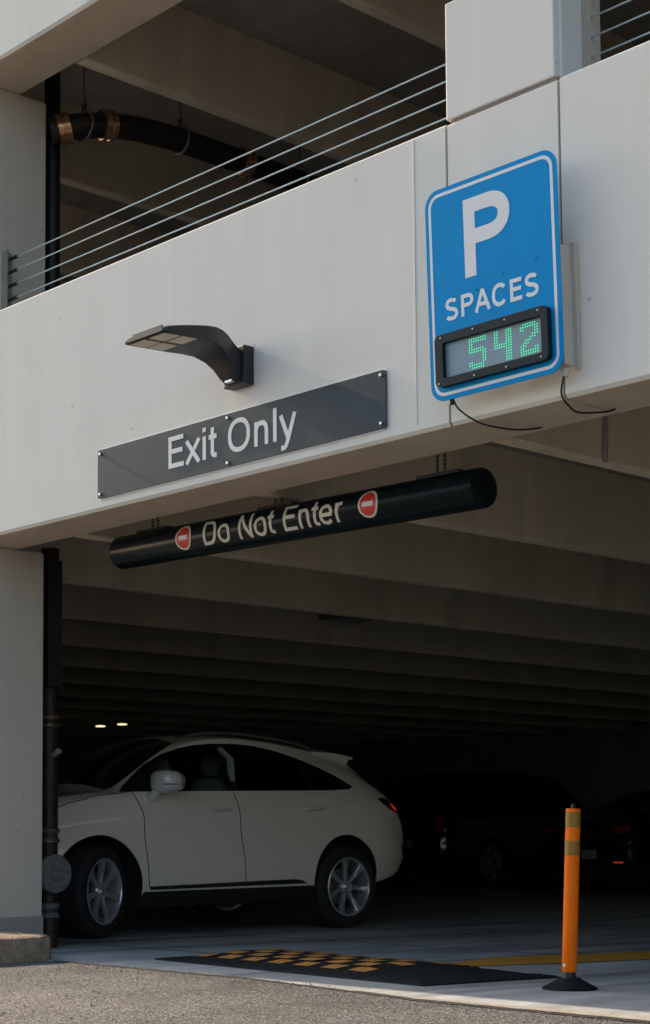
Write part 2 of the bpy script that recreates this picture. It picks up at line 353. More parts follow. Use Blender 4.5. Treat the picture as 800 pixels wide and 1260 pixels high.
# loose grit along the seam and over the street
bm = bmesh.new(); random.seed(11)
for k in range(2600):
    x = random.uniform(-10.5, -3.2)
    if k < 900:
        y = 6.2 + random.gauss(-.10, .12) + (-.0 if x < -7 else -.24*min(1, (x+7)/1.6)); z = 0.0
    else: y = random.uniform(4.2, 6.2); z = -.005
    s_ = random.uniform(.0025, .0065)*(1.5 if random.random() < .06 else 1)
    if x < -9.1 : continue
    vs = [bm.verts.new((x+s_*random.uniform(.7, 1.2)*a, y+s_*random.uniform(.7, 1.2)*b, z+s_*random.uniform(.7, 1.1)*c+.001)) for a, b, c in ((1, 0, 0), (-1, 0, 0), (0, 1, 0), (0, -1, 0), (0, 0, 1))]
    for q in ((0, 2, 4), (2, 1, 4), (1, 3, 4), (3, 0, 4)): bm.faces.new([vs[i] for i in q])
tag(fin('loose_grit', bm, M['grit']), 'loose pale grit scattered along the edge of the asphalt', 'grit', kind='stuff')
# traffic island
isl = thing('kerbed_island', 'low concrete kerbed island in front of the left column', 'kerb')
bm = bmesh.new()
prof = [(-16, 1.5), (-9.50, 1.5), (-9.25, 6.20), (-9.28, 6.32), (-9.38, 6.40), (-9.54, 6.43), (-16, 6.43)]
inner = [(-16, 1.5), (-9.66, 1.5), (-9.42, 6.14), (-9.45, 6.21), (-9.51, 6.26), (-9.62, 6.28), (-16, 6.28)]
segs = [(1, 2, 3, 4, 5, 6)]
ids = [1, 2, 3, 4, 5, 6]
def kv(p, z): return bm.verts.new((p[0], p[1], z))
fine_o, fine_i = [], []
for a, b in zip(ids[:-1], ids[1:]):
    n = 30 if a == 1 else (30 if a == 5 else 3)
    for k in range(n):
        t = k/n
        fine_o.append(tuple(prof[a][c]*(1-t)+prof[b][c]*t for c in (0, 1))); fine_i.append(tuple(inner[a][c]*(1-t)+inner[b][c]*t for c in (0, 1)))
fine_o.append(prof[6]); fine_i.append(inner[6])
rows = []
for (o_, i_) in zip(fine_o, fine_i):
    j = random.uniform(-.006, .006)
    d = (i_[0]-o_[0], i_[1]-o_[1])
    rows.append([kv(o_, -.03), kv((o_[0]+d[0]*.04, o_[1]+d[1]*.04), .125+j), kv((o_[0]+d[0]*.12, o_[1]+d[1]*.12), .148+j*.6), kv((o_[0]+d[0]*.3, o_[1]+d[1]*.3), .157+j*.4), kv(i_, .157), kv(i_, .10)])
for A, B in zip(rows[:-1], rows[1:]):
    for k in range(5): bm.faces.new((A[k], B[k], B[k+1], A[k+1]))
fin('kerb', bm, M['kerb'], isl, True)
bm = bmesh.new(); bm.faces.new([bm.verts.new((x, y, .152)) for x, y in [(-16, 1.5)] + fine_i])
fin('infill', bm, M['island'], isl)

# worn painted line on the garage floor
def floor_poly(name, pts, z, m):
    bm = bmesh.new(); bm.faces.new([bm.verts.new((x, y, 0)) for x, y in pts])
    bmesh.ops.bisect_plane(bm, geom=bm.verts[:]+bm.edges[:]+bm.faces[:], plane_co=(0, 12, 0), plane_no=(0, 1, 0))
    for v in bm.verts: v.co.z = floorz(v.co.y)+z
    return fin(name, bm, m)
tag(floor_poly('painted_line', [(-7.10, 7.6), (-7.25, 7.95), (-7.46, 8.55), (-7.34, 9.0), (-7.16, 9.8), (-6.9, 11.2), (-6.45, 13.2), (-6.0, 13.1), (-6.36, 11.2), (-6.60, 9.4), (-6.78, 8.6), (-6.93, 8.0)], .0045, M['paint_y']),
    'worn orange-yellow line painted on the floor behind the rubber speed hump', 'floor marking')

# ------------------------------------------------------------------ the parking garage
P0, P1 = 6.2, 6.63
ZB, ZT, ZU = 2.832, 4.386, 6.168
gar = thing('parking_garage', 'multi-storey concrete parking garage with white spandrels over an open dark bay', 'building', (-7.3, 6.2, 0))
GO = Vector((-7.3, 6.2, 0))
def gpart(name, bm, m, parent=None, smooth=False):
    bmesh.ops.translate(bm, verts=bm.verts, vec=-GO)
    return fin(name, bm, m, parent or gar, smooth)
def gbox(name, x0, x1, y0, y1, z0, z1, m, bev=0.0, parent=None):
    bm = bmesh.new(); box(bm, x0, x1, y0, y1, z0, z1, bev); return gpart(name, bm, m, parent)
def spandrel(x0, x1, z0, z1, notch=None):
    bm = bmesh.new(); c = .018
    prism(bm, [(P0, z0+c), (P0+c, z0), (P1-.01, z0), (P1, z0+.01), (P1, z1-.01), (P1-.01, z1), (P0+.01, z1), (P0, z1-.01)], 'x', x0, x1)
    bmesh.ops.translate(bm, verts=bm.verts, vec=-GO); bmesh.ops.recalc_face_normals(bm, faces=bm.faces)
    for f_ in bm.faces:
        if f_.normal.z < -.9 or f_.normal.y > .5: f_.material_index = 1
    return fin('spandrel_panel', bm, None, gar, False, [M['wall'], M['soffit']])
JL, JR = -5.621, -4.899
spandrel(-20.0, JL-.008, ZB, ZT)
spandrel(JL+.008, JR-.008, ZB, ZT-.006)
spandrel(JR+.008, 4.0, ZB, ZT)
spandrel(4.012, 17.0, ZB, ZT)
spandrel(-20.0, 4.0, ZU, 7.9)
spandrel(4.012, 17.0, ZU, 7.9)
# joint backing (sealant set back in each open joint)
gbox('joint_seal', JL-.0075, JL+.0075, P0+.012, P1-.02, ZB+.01, ZT-.02, M['joint'])
gbox('joint_seal', JR-.0075, JR+.0075, P0+.012, P1-.02, ZB+.01, ZT-.02, M['joint'])
# shallow casting rib line left of the pier
gbox('casting_line', -5.853, -5.845, P0-.0035, P0+.02, ZB+.05, ZT-.012, M['wall'])
# pier block above the parapet
gbox('pier_block', JL, JR-.022, P0, P0+.18, ZT+.016, 5.015, M['wall'], .008)
gbox('pier_return', JR-.0215, JR, P0+.03, P0+.19, ZT+.016, 5.015, M['wall'], .004)
gbox('joint_seal', JL+.02, JR-.02, P0+.015, P0+.17, ZT-.008, ZT+.017, M['joint'])
gbox('pier_back', JL+.10, JR-.03, P0+.18, 6.58, ZT+.002, 5.0, M['col'], .006)
# columns
for (x0, x1) in ((-10.80, -10.162), (-1.5, -.9), (7.6, 8.2), (16.4, 17.0)):
    gbox('column', x0, x1, 6.26, 6.85, -.02, ZB-.001, M['col'], .012)
gbox('column', -10.80, -10.162, 6.26, 6.85, ZB+1.5, ZU-.001, M['col'], .012)
for x0 in (-1.5, 7.6, 16.4): gbox('column', x0, x0+.6, 6.26, 6.85, ZB+1.5, ZU-.001, M['col'], .012)
gbox('column_base', -10.805, -10.156, 6.252, 6.856, -.02, .235, M['slab'], .004)
gbox('lower_wall', -20, -10.80, 6.35, 6.60, -.02, ZB-.001, M['wall'])  # unseen bay, closed to keep the interior dark
gbox('lower_wall', -.9, 16.4, 6.35, 6.60, -.02, 1.05, M['wall'])  # unseen bays, kept open above this wall to let more skylight in
gbox('lower_wall', -46, -20.0, 6.22, 6.60, -.02, 7.9, M['wall'])  # unseen facade, closed full height to shut daylight out
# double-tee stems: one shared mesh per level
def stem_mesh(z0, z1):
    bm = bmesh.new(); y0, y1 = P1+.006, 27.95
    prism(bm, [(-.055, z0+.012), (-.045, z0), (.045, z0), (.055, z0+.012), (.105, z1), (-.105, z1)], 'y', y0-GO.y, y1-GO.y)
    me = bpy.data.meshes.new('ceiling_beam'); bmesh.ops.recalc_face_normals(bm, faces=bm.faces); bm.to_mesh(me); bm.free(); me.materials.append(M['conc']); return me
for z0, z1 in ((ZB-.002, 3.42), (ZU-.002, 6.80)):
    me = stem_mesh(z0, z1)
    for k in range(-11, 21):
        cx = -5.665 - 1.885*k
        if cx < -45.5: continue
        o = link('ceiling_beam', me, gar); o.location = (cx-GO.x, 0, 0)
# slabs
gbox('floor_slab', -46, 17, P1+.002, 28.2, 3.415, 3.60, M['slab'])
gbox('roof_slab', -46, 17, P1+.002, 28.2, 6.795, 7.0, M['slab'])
# back wall in precast panels with open joints
x = -46.0; bk = None
while x < 17:
    gbox('back_wall_panel', x+.03, min(x+3.70, 17)-.03, 28.0, 28.25, -.30, 3.41, M['back'])
    gbox('back_wall_panel', x+.03, min(x+3.70, 17)-.03, 28.0, 28.25, 3.61, 6.79, M['back'])
    x += 3.70
gbox('back_wall_core', -46, 17, 28.252, 28.4, -.30, 6.9, M['dark_joint'])
gbox('end_wall', -46.3, -46.0, 6.6, 28.3, -.30, 7.0, M['back'])  # unseen left end, closed so the depth stays dark
for (a_, b_) in ((-.30, 1.05), (3.61, 4.386)): gbox('end_wall', 17.0, 17.3, 6.6, 28.3, a_, b_, M['back'])  # unseen right end, left open above low walls to brighten the interior
for py_ in (6.6, 13.8, 21.0, 27.6): gbox('column', 16.4, 16.98, py_+.26, py_+.86 if py_ < 27 else py_+.39, -.30, 3.40, M['col'], .01)
# interior columns far inside
for cx in (-27.5, -38.0):
    gbox('column', cx-.35, cx+.35, 16.4, 17.1, -.30, 2.83, M['back'], .01)

# cable railing in the upper opening
rail = thing('cable_railing', 'four taut steel cables strung above the white parapet', 'railing', (-10.13, 6.50, 4.4))
RO = Vector((-10.13, 6.50, 4.4))
for z in (4.895, 4.80, 4.70, 4.60):
    pts = []
    n = 24
    for k in range(n+1):
        t = k/n; xx = -10.13 + t*8.65
        pts.append(Vector((xx, 6.50, z - .010*math.sin(math.pi*t))) - RO)
    otube('cable', pts, .0050, M['steel'], rail, 8)
    bm = bmesh.new(); tube(bm, [Vector((-10.12, 6.50, z))-RO, Vector((-10.00, 6.50, z))-RO], .013, 8); fin('turnbuckle', bm, M['black'], rail, True)
bm = bmesh.new(); box(bm, -10.16, -10.135, 6.475, 6.545, 4.52, 4.96, .004); box(bm, -10.134, -10.09, 6.475, 6.485, 4.52, 4.96)
bmesh.ops.translate(bm, verts=bm.verts, vec=-RO); fin('end_bracket', bm, M['galv'], rail)
bm = bmesh.new(); box(bm, -1.60, -1.50, 6.44, 6.56, 4.50, 4.98, .004)
bmesh.ops.translate(bm, verts=bm.verts, vec=-RO); fin('end_bracket', bm, M['galv'], rail)

# ------------------------------------------------------------------ lettering: strokes of even width turned into thin solids
def arc(cx, cy, rx, ry, a0, a1, n=14): return [(cx+rx*math.cos(R(a0+(a1-a0)*k/n)), cy+ry*math.sin(R(a0+(a1-a0)*k/n))) for k in range(n+1)]
def sup(cx, cy, rx, ry, a0, a1, n=28, e=2.25):
    out = []
    for k in range(n+1):
        a = R(a0+(a1-a0)*k/n); c, s = math.cos(a), math.sin(a)
        out.append((cx+rx*math.copysign(abs(c)**(2/e), c), cy+ry*math.copysign(abs(s)**(2/e), s)))
    return out
def glyphs(w):
    h = w/2; C = .72; X = .525; g = {}
    g['E'] = (.64, [[(.09+h, 0), (.09+h, C)], [(.09, h), (.60, h)], [(.09, C/2+.02), (.56, C/2+.02)], [(.09, C-h), (.59, C-h)]])
    g['x'] = (.50, [[(.045, 0), (.455, X)], [(.455, 0), (.045, X)]])
    g['i'] = (.235, [[(.117, 0), (.117, X)], [(.117, C-w*.95), (.117, C)]])
    g['l'] = (.235, [[(.117, 0), (.117, C)]])
    g['t'] = (.29, [[(.135, .68), (.135, .13)] + arc(.135+.095, .13, .095, .13-h, 180, 270, 6)[1:] + [(.275, h+.003)], [(.02, X-h), (.27, X-h)]])
    g['O'] = (.78, [sup(.39, C/2, .33-h+.01, C/2-h+.012, 90, 450, 40)])
    g['o'] = (.56, [sup(.28, X/2, .245-h+.01, X/2-h+.012, 90, 450, 32)])
    g['n'] = (.56, [[(.07+h, 0), (.07+h, X)], [(.07+h, .30)] + sup(.28, .30, .21-h+.0, X-.30-h+.012, 170, 0, 14) + [(.49-h, 0)]])
    g['r'] = (.335, [[(.07+h, 0), (.07+h, X)], [(.07+h, .30)] + arc(.27, .27, .27-.07-h, X-.27-h+.01, 170, 92, 8) + [(.335, X-h+.008)]])
    g['y'] = (.50, [[(.045, X), (.255, .03)], [(.455, X), (.265, 0), (.22, -.11)] + [(.19, -.155), (.14, -.178), (.06, -.176)]])
    g['D'] = (.72, [[(.08+h, 0), (.08+h, C)], [(.08, h), (.32, h)] + sup(.32, C/2, .345-h, C/2-h, -90, 90, 22) + [(.08, C-h)]])
    g['N'] = (.72, [[(.075+h, 0), (.075+h, C)], [(.645-h, 0), (.645-h, C)], [(.075+h, C-.01), (.645-h, .01)]])
    g['e'] = (.56, [sup(.28, X/2, .245-h+.008, X/2-h+.012, -42, -358, 30)[::1] + [], [(.06, X/2-.005), (.50, X/2-.005)]])
    g['P'] = (.67, [[(.08+h, 0), (.08+h, C)], [(.08, C-h), (.37, C-h)] + sup(.37, C-.215, .27-h, .215-h, 90, -90, 18) + [(.08, C-.43+h)]])
    g['S'] = (.66, [[(x, y) for x, y in sup(.33, C-.19, .24-h+.03, .19-h+.01, 25, 190, 12)] + [(.16, .44), (.24, .395), (.42, .345), (.51, .30), (.555, .235)] + [(x, y) for x, y in sup(.33, .195, .26-h+.03, .195-h+.012, -5, -155, 14)]])
    g['A'] = (.68, [[(.045, 0), (.34, C-.01)], [(.635, 0), (.34, C-.01)], [(.15, .235), (.53, .235)]])
    g['C'] = (.72, [sup(.38, C/2, .315-h+.015, C/2-h+.012, 40, 320, 34)])
    return g
def ribbon(bm, pts, w, depth, z0, mapf):
    P = [Vector((a, b)) for a, b in pts]; Q = [P[0]]
    for p in P[1:]:
        if (p-Q[-1]).length > 1e-4: Q.append(p)
    P = Q; n = len(P); closed = (P[0]-P[-1]).length < 1e-3
    if closed: P = P[:-1]; n -= 1
    L, Rr = [], []
    for i in range(n):
        a = P[(i-1) % n] if (closed or i > 0) else None; b = P[(i+1) % n] if (closed or i < n-1) else None
        d1 = (P[i]-a).normalized() if a is not None else None; d2 = (b-P[i]).normalized() if b is not None else None
        d1 = d1 if d1 is not None else d2; d2 = d2 if d2 is not None else d1
        t = (d1+d2)
        t = t.normalized() if t.length > 1e-6 else d1
        nn = Vector((-t.y, t.x)); k = max(.45, abs(nn.dot(Vector((-d1.y, d1.x)))))
        L.append(P[i]+nn*w/2/k); Rr.append(P[i]-nn*w/2/k)
    rows = []
    for a, b in zip(L, Rr):
        rows.append([bm.verts.new(mapf(a.x, a.y, z0+depth)), bm.verts.new(mapf(b.x, b.y, z0+depth)), bm.verts.new(mapf(b.x, b.y, 0)), bm.verts.new(mapf(a.x, a.y, 0))])
    m_ = len(rows)
    for i in range(m_ if closed else m_-1):
        A, B = rows[i], rows[(i+1) % m_]
        for k in range(4): bm.faces.new((A[k], A[(k+1) % 4], B[(k+1) % 4], B[k]))
    if not closed: bm.faces.new(rows[0]); bm.faces.new(rows[-1][::-1])
def densify(pts, step):
    out = [pts[0]]
    for a, b in zip(pts[:-1], pts[1:]):
        L_ = math.hypot(b[0]-a[0], b[1]-a[1]); n = max(1, int(L_/step))
        for k in range(1, n+1): out.append((a[0]+(b[0]-a[0])*k/n, a[1]+(b[1]-a[1])*k/n))
    return out
def letters(text, em, stroke, mapf, m, parent, track=0.0, sx=1.0, dens=None, space=.28, depth=.0012, scalefn=None):
    """one mesh per letter; mapf(u, v, d) -> local point"""
    g = glyphs(stroke); cur = 0
    for i, ch in enumerate(text):
        if ch == ' ': cur += space*em*sx; continue
        adv, strokes = g[ch]; bm = bmesh.new()
        for si, s in enumerate(strokes):
            s = densify(s, dens/em) if dens else s
            if len(s) > 2 and math.hypot(s[0][0]-s[-1][0], s[0][1]-s[-1][1]) < 1e-3: s[-1] = s[0]
            ribbon(bm, s, stroke, depth, .0005*si, lambda a, b, d: mapf(cur+a*em*sx, b*em, d))
        fin('letter', bm, m, parent)
        cur += (adv*sx+track)*em
    return cur

# ------------------------------------------------------------------ EXIT ONLY plate
ex = thing('exit_sign', 'long slate grey wall plate reading Exit Only in white letters', 'sign', (-7.322, P0, 2.897))
bm = bmesh.new(); fa, fb = prism(bm, rrect(2.533, .312, .02, 4, 0, .156), 'y', -.014, -.008); fin('sign_face', bm, M['sign_grey'], ex)
bm = bmesh.new(); prism(bm, rrect(2.541, .320, .024, 4, 0, .156), 'y', -.0075, -.002); fin('backing_plate', bm, M['alu'], ex)
def mp_exit(a, b, d): return (a-.575, -.0141-d, .078+b)
letters('Exit Only', .264, .104, mp_exit, M['sign_white'], ex, track=.008, sx=1.075)
for bx, bz in ((-1.235, .285), (-1.235, .03), (0.0, .287), (0.0, .025), (1.235, .285), (1.235, .03)):
    bm = bmesh.new(); lathe(bm, [(0, -.026), (.008, -.025), (.011, -.020), (.011, -.014)], 12)
    o = fin('bolt', bm, M['bolt'], ex, True); o.location = (bx, 0, bz)

# ------------------------------------------------------------------ P SPACES sign
PW, PH = .828, 1.055
ps = thing('parking_count_sign', 'blue parking sign reading P SPACES with a green LED count of 542', 'sign', (-5.212, 6.075, 2.922))
ps.rotation_euler = (R(1.9), 0, R(.3))
bm = bmesh.new(); prism(bm, rrect(PW, PH, .085, 10, 0, PH/2), 'y', 0, .006); fin('sign_panel', bm, M['blue'], ps)
# white border line as a ring
def ring(bm, outer, inner_, y0, y1):
    n = len(outer); A = [[bm.verts.new((p[0], y, p[1])) for p in q] for q, y in ((outer, y0), (inner_, y0), (inner_, y1), (outer, y1))]
    for i in range(n):
        j = (i+1) % n
        for k in range(4): bm.faces.new((A[k][i], A[k][j], A[(k+1) % 4][j], A[(k+1) % 4][i]))
bm = bmesh.new(); ring(bm, rrect(PW-.046, PH-.046, .066, 10, 0, PH/2), rrect(PW-.078, PH-.078, .052, 10, 0, PH/2), -.001, .0005); fin('border_line', bm, M['white_film'], ps)
def mp_p(u0, v0):
    return lambda a, b, d: (a+u0, -.0003-d, b+v0)
bm = bmesh.new()
g = {'P': None}
EM = .372/.72
letters('P', .385/.72, .138, mp_p(-.205, PH-.485), M['white_film'], ps, sx=.97)
letters('SPACES', .108/.72, .130, mp_p(-.307, PH-.668), M['white_film'], ps, sx=.95, track=.03)
for bx, bz in ((-.25, .50), (-.10, .505), (.07, .54), (.27, .56)):
    bm = bmesh.new(); lathe(bm, [(0, -.004), (.007, -.003), (.009, 0)], 10); o = fin('rivet', bm, M['blue'], ps, True); o.location = (bx, 0, bz)
# LED display
FZ0, FZ1, FX0, FX1 = .062, .318, -.352, .352
bm = bmesh.new()
ring(bm, rrect(FX1-FX0, FZ1-FZ0, .028, 5, 0, (FZ0+FZ1)/2), rrect(.616, .176, .012, 5, 0.006, (FZ0+FZ1)/2-.002), -.034, -.0002)
disp = fin('display_frame', bm, M['frame_dark'], ps)
bm = bmesh.new(); box(bm, -.312, .322, -.010, -.003, .092, .284); fin('display_lens', bm, M['lens'], disp)
for bx, bz in ((-.31, .302), (-.10, .302), (.10, .302), (.30, .302), (-.33, .078), (-.10, .076), (.10, .076), (.31, .080)):
    bm = bmesh.new(); lathe(bm, [(0, -.0375), (.0045, -.037), (.0055, -.034)], 10); o = fin('screw', bm, M['galv'], disp, True); o.location = (bx, 0, bz)
DIG = {'5': ["11111111", "11111111", "11......", "11......", "1111111.", "11111111", "......11", "......11", "......11", "11....11", "1111111.", ".111111."],
       '4': ["11...111", "11...111", "11...111", "11...111", "11...111", "11111111", "11111111", ".....111", ".....111", ".....111", ".....111", ".....111"],
       '2': [".111111.", "11111111", "11....11", "......11", ".....111", "....111.", "..111...", ".111....", "111.....", "11....11", "11111111", "11111111"]}
for ch, x0 in (('5', -.145), ('4', .015), ('2', .175)):
    bm = bmesh.new(); rows = DIG[ch]
    for rr, row in enumerate(rows):
        for cc, v in enumerate(row):
            if v != '1': continue
            px, pz = x0+cc*.0142, .260-rr*.0128
            vs = [bm.verts.new((px+0.0041*math.cos(k*math.pi/3), -.0112, pz+.0041*math.sin(k*math.pi/3))) for k in range(6)]
            bm.faces.new(vs)
    fin('led_digit', bm, M['led'], disp)
# mounting rails and enclosure behind the panel
bm = bmesh.new(); box(bm, .10, .402, .022, .100, .035, .60, .006); fin('control_box', bm, M['box'], ps)
bm = bmesh.new(); box(bm, .395, .425, .098, .118, .02, .62, .003); fin('box_flange', bm, M['box'], ps)
bm = bmesh.new(); box(bm, -.30, .30, .008, .118, .70, .74, .003); fin('mounting_rail', bm, M['galv'], ps)
bm = bmesh.new(); box(bm, -.33, .08, .008, .05, .10, .30, .003); fin('display_housing', bm, M['box'], ps)
bm = bmesh.new(); tube(bm, [(.38, .05, .02), (.38, .05, -.015)], .018, 10); fin('cable_gland', bm, M['box'], ps, True)
bm = bmesh.new(); tube(bm, [(-.30, .022, .02), (-.30, .022, -.022)], .014, 10); fin('cable_gland', bm, M['black'], ps, True)
tag(otube('power_cable', smooth_path([(-5.505, 6.095, 2.935), (-5.47, 6.10, 2.87), (-5.39, 6.15, 2.80), (-5.37, 6.28, 2.79), (-5.36, 6.42, 2.80), (-5.34, 6.55, 2.825), (-5.335, 6.57, 2.835)]), .0048, M['black']),
    'thin black cable drooping from the lower left corner of the blue sign', 'cable')
tag(otube('power_cable', smooth_path([(-4.825, 6.125, 2.94), (-4.845, 6.12, 2.88), (-4.865, 6.14, 2.83), (-4.89, 6.22, 2.80), (-4.93, 6.35, 2.795), (-4.88, 6.48, 2.81), (-4.86, 6.53, 2.826), (-4.86, 6.54, 2.836)]), .0048, M['black']),
    'thin black cable looping from the lower right corner of the blue sign', 'cable')
tag(otube('conduit', [(-5.585, 7.42, 2.82), (-5.575, 7.42, 3.40)], .013, M['galv']), 'short vertical conduit on the first ceiling beam', 'pipe')

# ------------------------------------------------------------------ wall luminaire
lu = thing('wall_lamp', 'dark area light on a curved arm above the Exit Only sign', 'lamp', (-7.2, P0, 3.44))
bm = bmesh.new(); box(bm, -.092, .092, -.075, 0.0, -.105, .118, .008); fin('wall_mount', bm, M['lamp_housing'], lu)
# arm: curved tapered box, profile in (y, z)
prof = [(-.060, -.075, .085, .062), (-.13, -.035, .100, .060), (-.20, .015, .110, .066), (-.27, .058, .118, .090), (-.34, .085, .120, .125), (-.42, .098, .115, .158), (-.50, .090, .100, .168), (-.60, .078, .088, .170), (-.69, .072, .074, .160), (-.715, .070, .072, .14)]
def arm_ring(bm, y, zlo, zhi, hw):
    return [bm.verts.new(p) for p in ((-hw, y, zlo+.004), (-hw*.85, y, zlo), (hw*.85, y, zlo), (hw, y, zlo+.004), (hw, y, max(zhi-.010, zlo+.006)), (hw*.8, y, zhi), (-hw*.8, y, zhi), (-hw, y, max(zhi-.010, zlo+.006)))]
bm = bmesh.new(); rows = []
P_ = [(-.055, -.100, .085, .064), (-.09, -.090, .106, .062), (-.125, -.062, .126, .066), (-.16, -.018, .143, .078), (-.20, .020, .156, .098), (-.26, .050, .163, .126), (-.33, .060, .159, .156), (-.41, .060, .146, .178), (-.50, .058, .128, .186), (-.58, .054, .112, .187), (-.64, .050, .098, .186), (-.70, .046, .080, .180), (-.715, .050, .070, .165)]
for y, a, b, hw in P_: rows.append(arm_ring(bm, y, a, b, hw))
for A, B in zip(rows[:-1], rows[1:]):
    for k in range(8): bm.faces.new((A[k], A[(k+1) % 8], B[(k+1) % 8], B[k]))
bm.faces.new(rows[0]); bm.faces.new(rows[-1][::-1])
head = fin('lamp_head', bm, M['lamp_housing'], lu, True)
for ix in (-1, 1):
    for iy in (0, 1):
        ya, yb = -.690+iy*.122, -.690+iy*.122+.106
        xa, xb = (ix*.084-.066, ix*.084+.066)
        bm = bmesh.new()
        def zl(y): return .0462 + (y+.70)*.060
        vs = [bm.verts.new(p) for p in ((xa, ya, zl(ya)-.004), (xb, ya, zl(ya)-.004), (xb, yb, zl(yb)-.004), (xa, yb, zl(yb)-.004))]
        f_ = bm.faces.new(vs); rgeo = bmesh.ops.extrude_face_region(bm, geom=[f_]); bmesh.ops.translate(bm, verts=[v for v in rgeo['geom'] if isinstance(v, bmesh.types.BMVert)], vec=(0, 0, .006))
        fin('led_panel', bm, M['lamp_lens'], head)
for k in range(5):
    bm = bmesh.new(); box(bm, -.13, .13, -.69+k*.05, -.682+k*.05, .070+k*.007, .096+k*.0075); fin('cooling_fin', bm, M['lamp_housing'], head)
bm = bmesh.new(); box(bm, -.03, .03, -.115, -.085, -.090, -.075, .003); fin('clamp', bm, M['alu'], lu)

# ------------------------------------------------------------------ hanging clearance tube
TA, TB = Vector((-9.13, 6.775, 2.692)), Vector((-5.90, 6.775, 2.640))
tb = thing('clearance_tube', 'black cylindrical hanging bar reading Do Not Enter between two no-entry roundels', 'sign', (TA+TB)/2)
ax = (TB-TA); LEN = ax.length; tb.rotation_euler = (0, math.atan2(-(TB.z-TA.z), TB.x-TA.x), 0)
TR = .110
bm = bmesh.new(); lathe(bm, [(0, -LEN/2), (TR-.012, -LEN/2), (TR-.003, -LEN/2+.004), (TR, -LEN/2+.014), (TR, LEN/2-.014), (TR-.003, LEN/2-.004), (TR-.012, LEN/2), (0, LEN/2)], 56, 'x')
fin('tube_body', bm, M['tube'], tb, True)
def tmap(a, b, d):      # a along, b up (arc length), d outwards
    th = b/TR; rr = TR+.0006+d
    return (a, -rr*math.cos(th), rr*math.sin(th))
letters('Do Not Enter', .218, .098, lambda a, b, d: tmap(a-.640, b-.075, d), M['sign_cream'], tb, dens=.02, track=.004)
for cx in (-.82, .84):
    def mm(a, b, d): return tmap(cx+a, b, d)
    def disc(rad, d0, rx=1.0, pts=None, name='disc', m=None, parent=None):
        bm = bmesh.new(); N = 6
        rings_ = []
        for q in range(N+1):
            s = q/N; rings_.append([bm.verts.new(mm(rad*rx*s*math.cos(2*math.pi*k/28), rad*s*math.sin(2*math.pi*k/28), d0)) for k in range(28)] if q else [bm.verts.new(mm(0, 0, d0))])
        for k in range(28): bm.faces.new((rings_[0][0], rings_[1][k], rings_[1][(k+1) % 28]))
        for q in range(1, N):
            for k in range(28): bm.faces.new((rings_[q][k], rings_[q+1][k], rings_[q+1][(k+1) % 28], rings_[q][(k+1) % 28]))
        return fin(name, bm, m, parent or tb)
    rd = disc(.083, .0010, .95, name='roundel', m=M['sign_cream'])
    disc(.068, .0022, .95, name='red_disc', m=M['red'], parent=rd)
    bm = bmesh.new(); ribbon(bm, densify([(-.042, 0), (.042, 0)], .01), .026, .0012, .0024, mm); fin('white_bar', bm, M['sign_white'], rd)
for hx in (-1.25, -.035, 1.30):
    bm = bmesh.new(); box(bm, hx-.16, hx+.16, -.035, .035, TR-.012, TR+.012, .004); sd_ = fin('saddle', bm, M['black'], tb)
    for q in (-.028, .028):
        bm = bmesh.new()
        zt_ = .258 + (-.017*0) - (hx*math.sin(tb.rotation_euler.y))*-1
        ztop = ((3.41 if abs(hx) > .5 else ZB) - ((TA.z+TB.z)/2)) + hx*math.sin(tb.rotation_euler.y)
        z_ = TR+.01; k = 0
        while z_ < ztop-.005:
            # chain links
            seg = []
            for a in range(9):
                an = 2*math.pi*a/8
                dx, dz = .008*math.cos(an), .016*math.sin(an)
                seg.append((hx+q+(dx if k % 2 == 0 else 0), (dx if k % 2 else 0), z_+.014+dz))
            tube(bm, seg, .0028, 5, False); z_ += .024; k += 1
        fin('chain', bm, M['black'], sd_, True)

# ------------------------------------------------------------------ standpipe beside the column
sp = thing('standpipe', 'rusty fire standpipe with grooved couplings behind the left column', 'pipe', (-10.335, 7.02, 0))
otube('pipe', [(0, 0, 0), (0, 0, 2.9)], .066, M['rust'], sp, 24)
def clamp(parent, z, m=M['coupling'], rr=.080, h=.10, name='coupling'):
    bm = bmesh.new(); lathe(bm, [(rr-.02, z-h/2), (rr, z-h/2+.012), (rr-.004, z-h*.18), (rr-.014, z-h*.1), (rr-.014, z+h*.1), (rr-.004, z+h*.18), (rr, z+h/2-.012), (rr-.02, z+h/2)], 24, 'z')
    return fin(name, bm, m, parent, True)
clamp(sp, 1.63, m=M['coupling_dull']); clamp(sp, .80, m=M['coupling_dull'], h=.12); clamp(sp, .26, m=M['grey_pipe'], h=.12)
otube('branch_pipe', [(.02, -.02, .527), (.125, -.03, .527)], .115, M['grey_pipe'], sp, 28)
bm = bmesh.new(); lathe(bm, [(0, .205), (.05, .205), (.055, .19), (.132, .188), (.140, .178), (.140, .15), (.120, .14)], 28, 'x'); o = fin('end_cap', bm, M['grey_pipe'], sp, True); o.location = (-.05, -.03, .527)
otube('drain_valve', [(.06, -.02, 1.38), (.14, -.03, 1.395), (.165, -.03, 1.41)], .022, M['galv'], sp, 12)
bm = bmesh.new(); box(bm, -.06, .03, -.03, .09, 1.88, 2.80, .004); o = fin('cover_channel', bm, M['black'], sp); o.location = (.085, -.06, 0)
# upper riser
otube('riser', [(0, 0, 3.62), (0, 0, 6.78)], .060, M['black'], sp, 20)

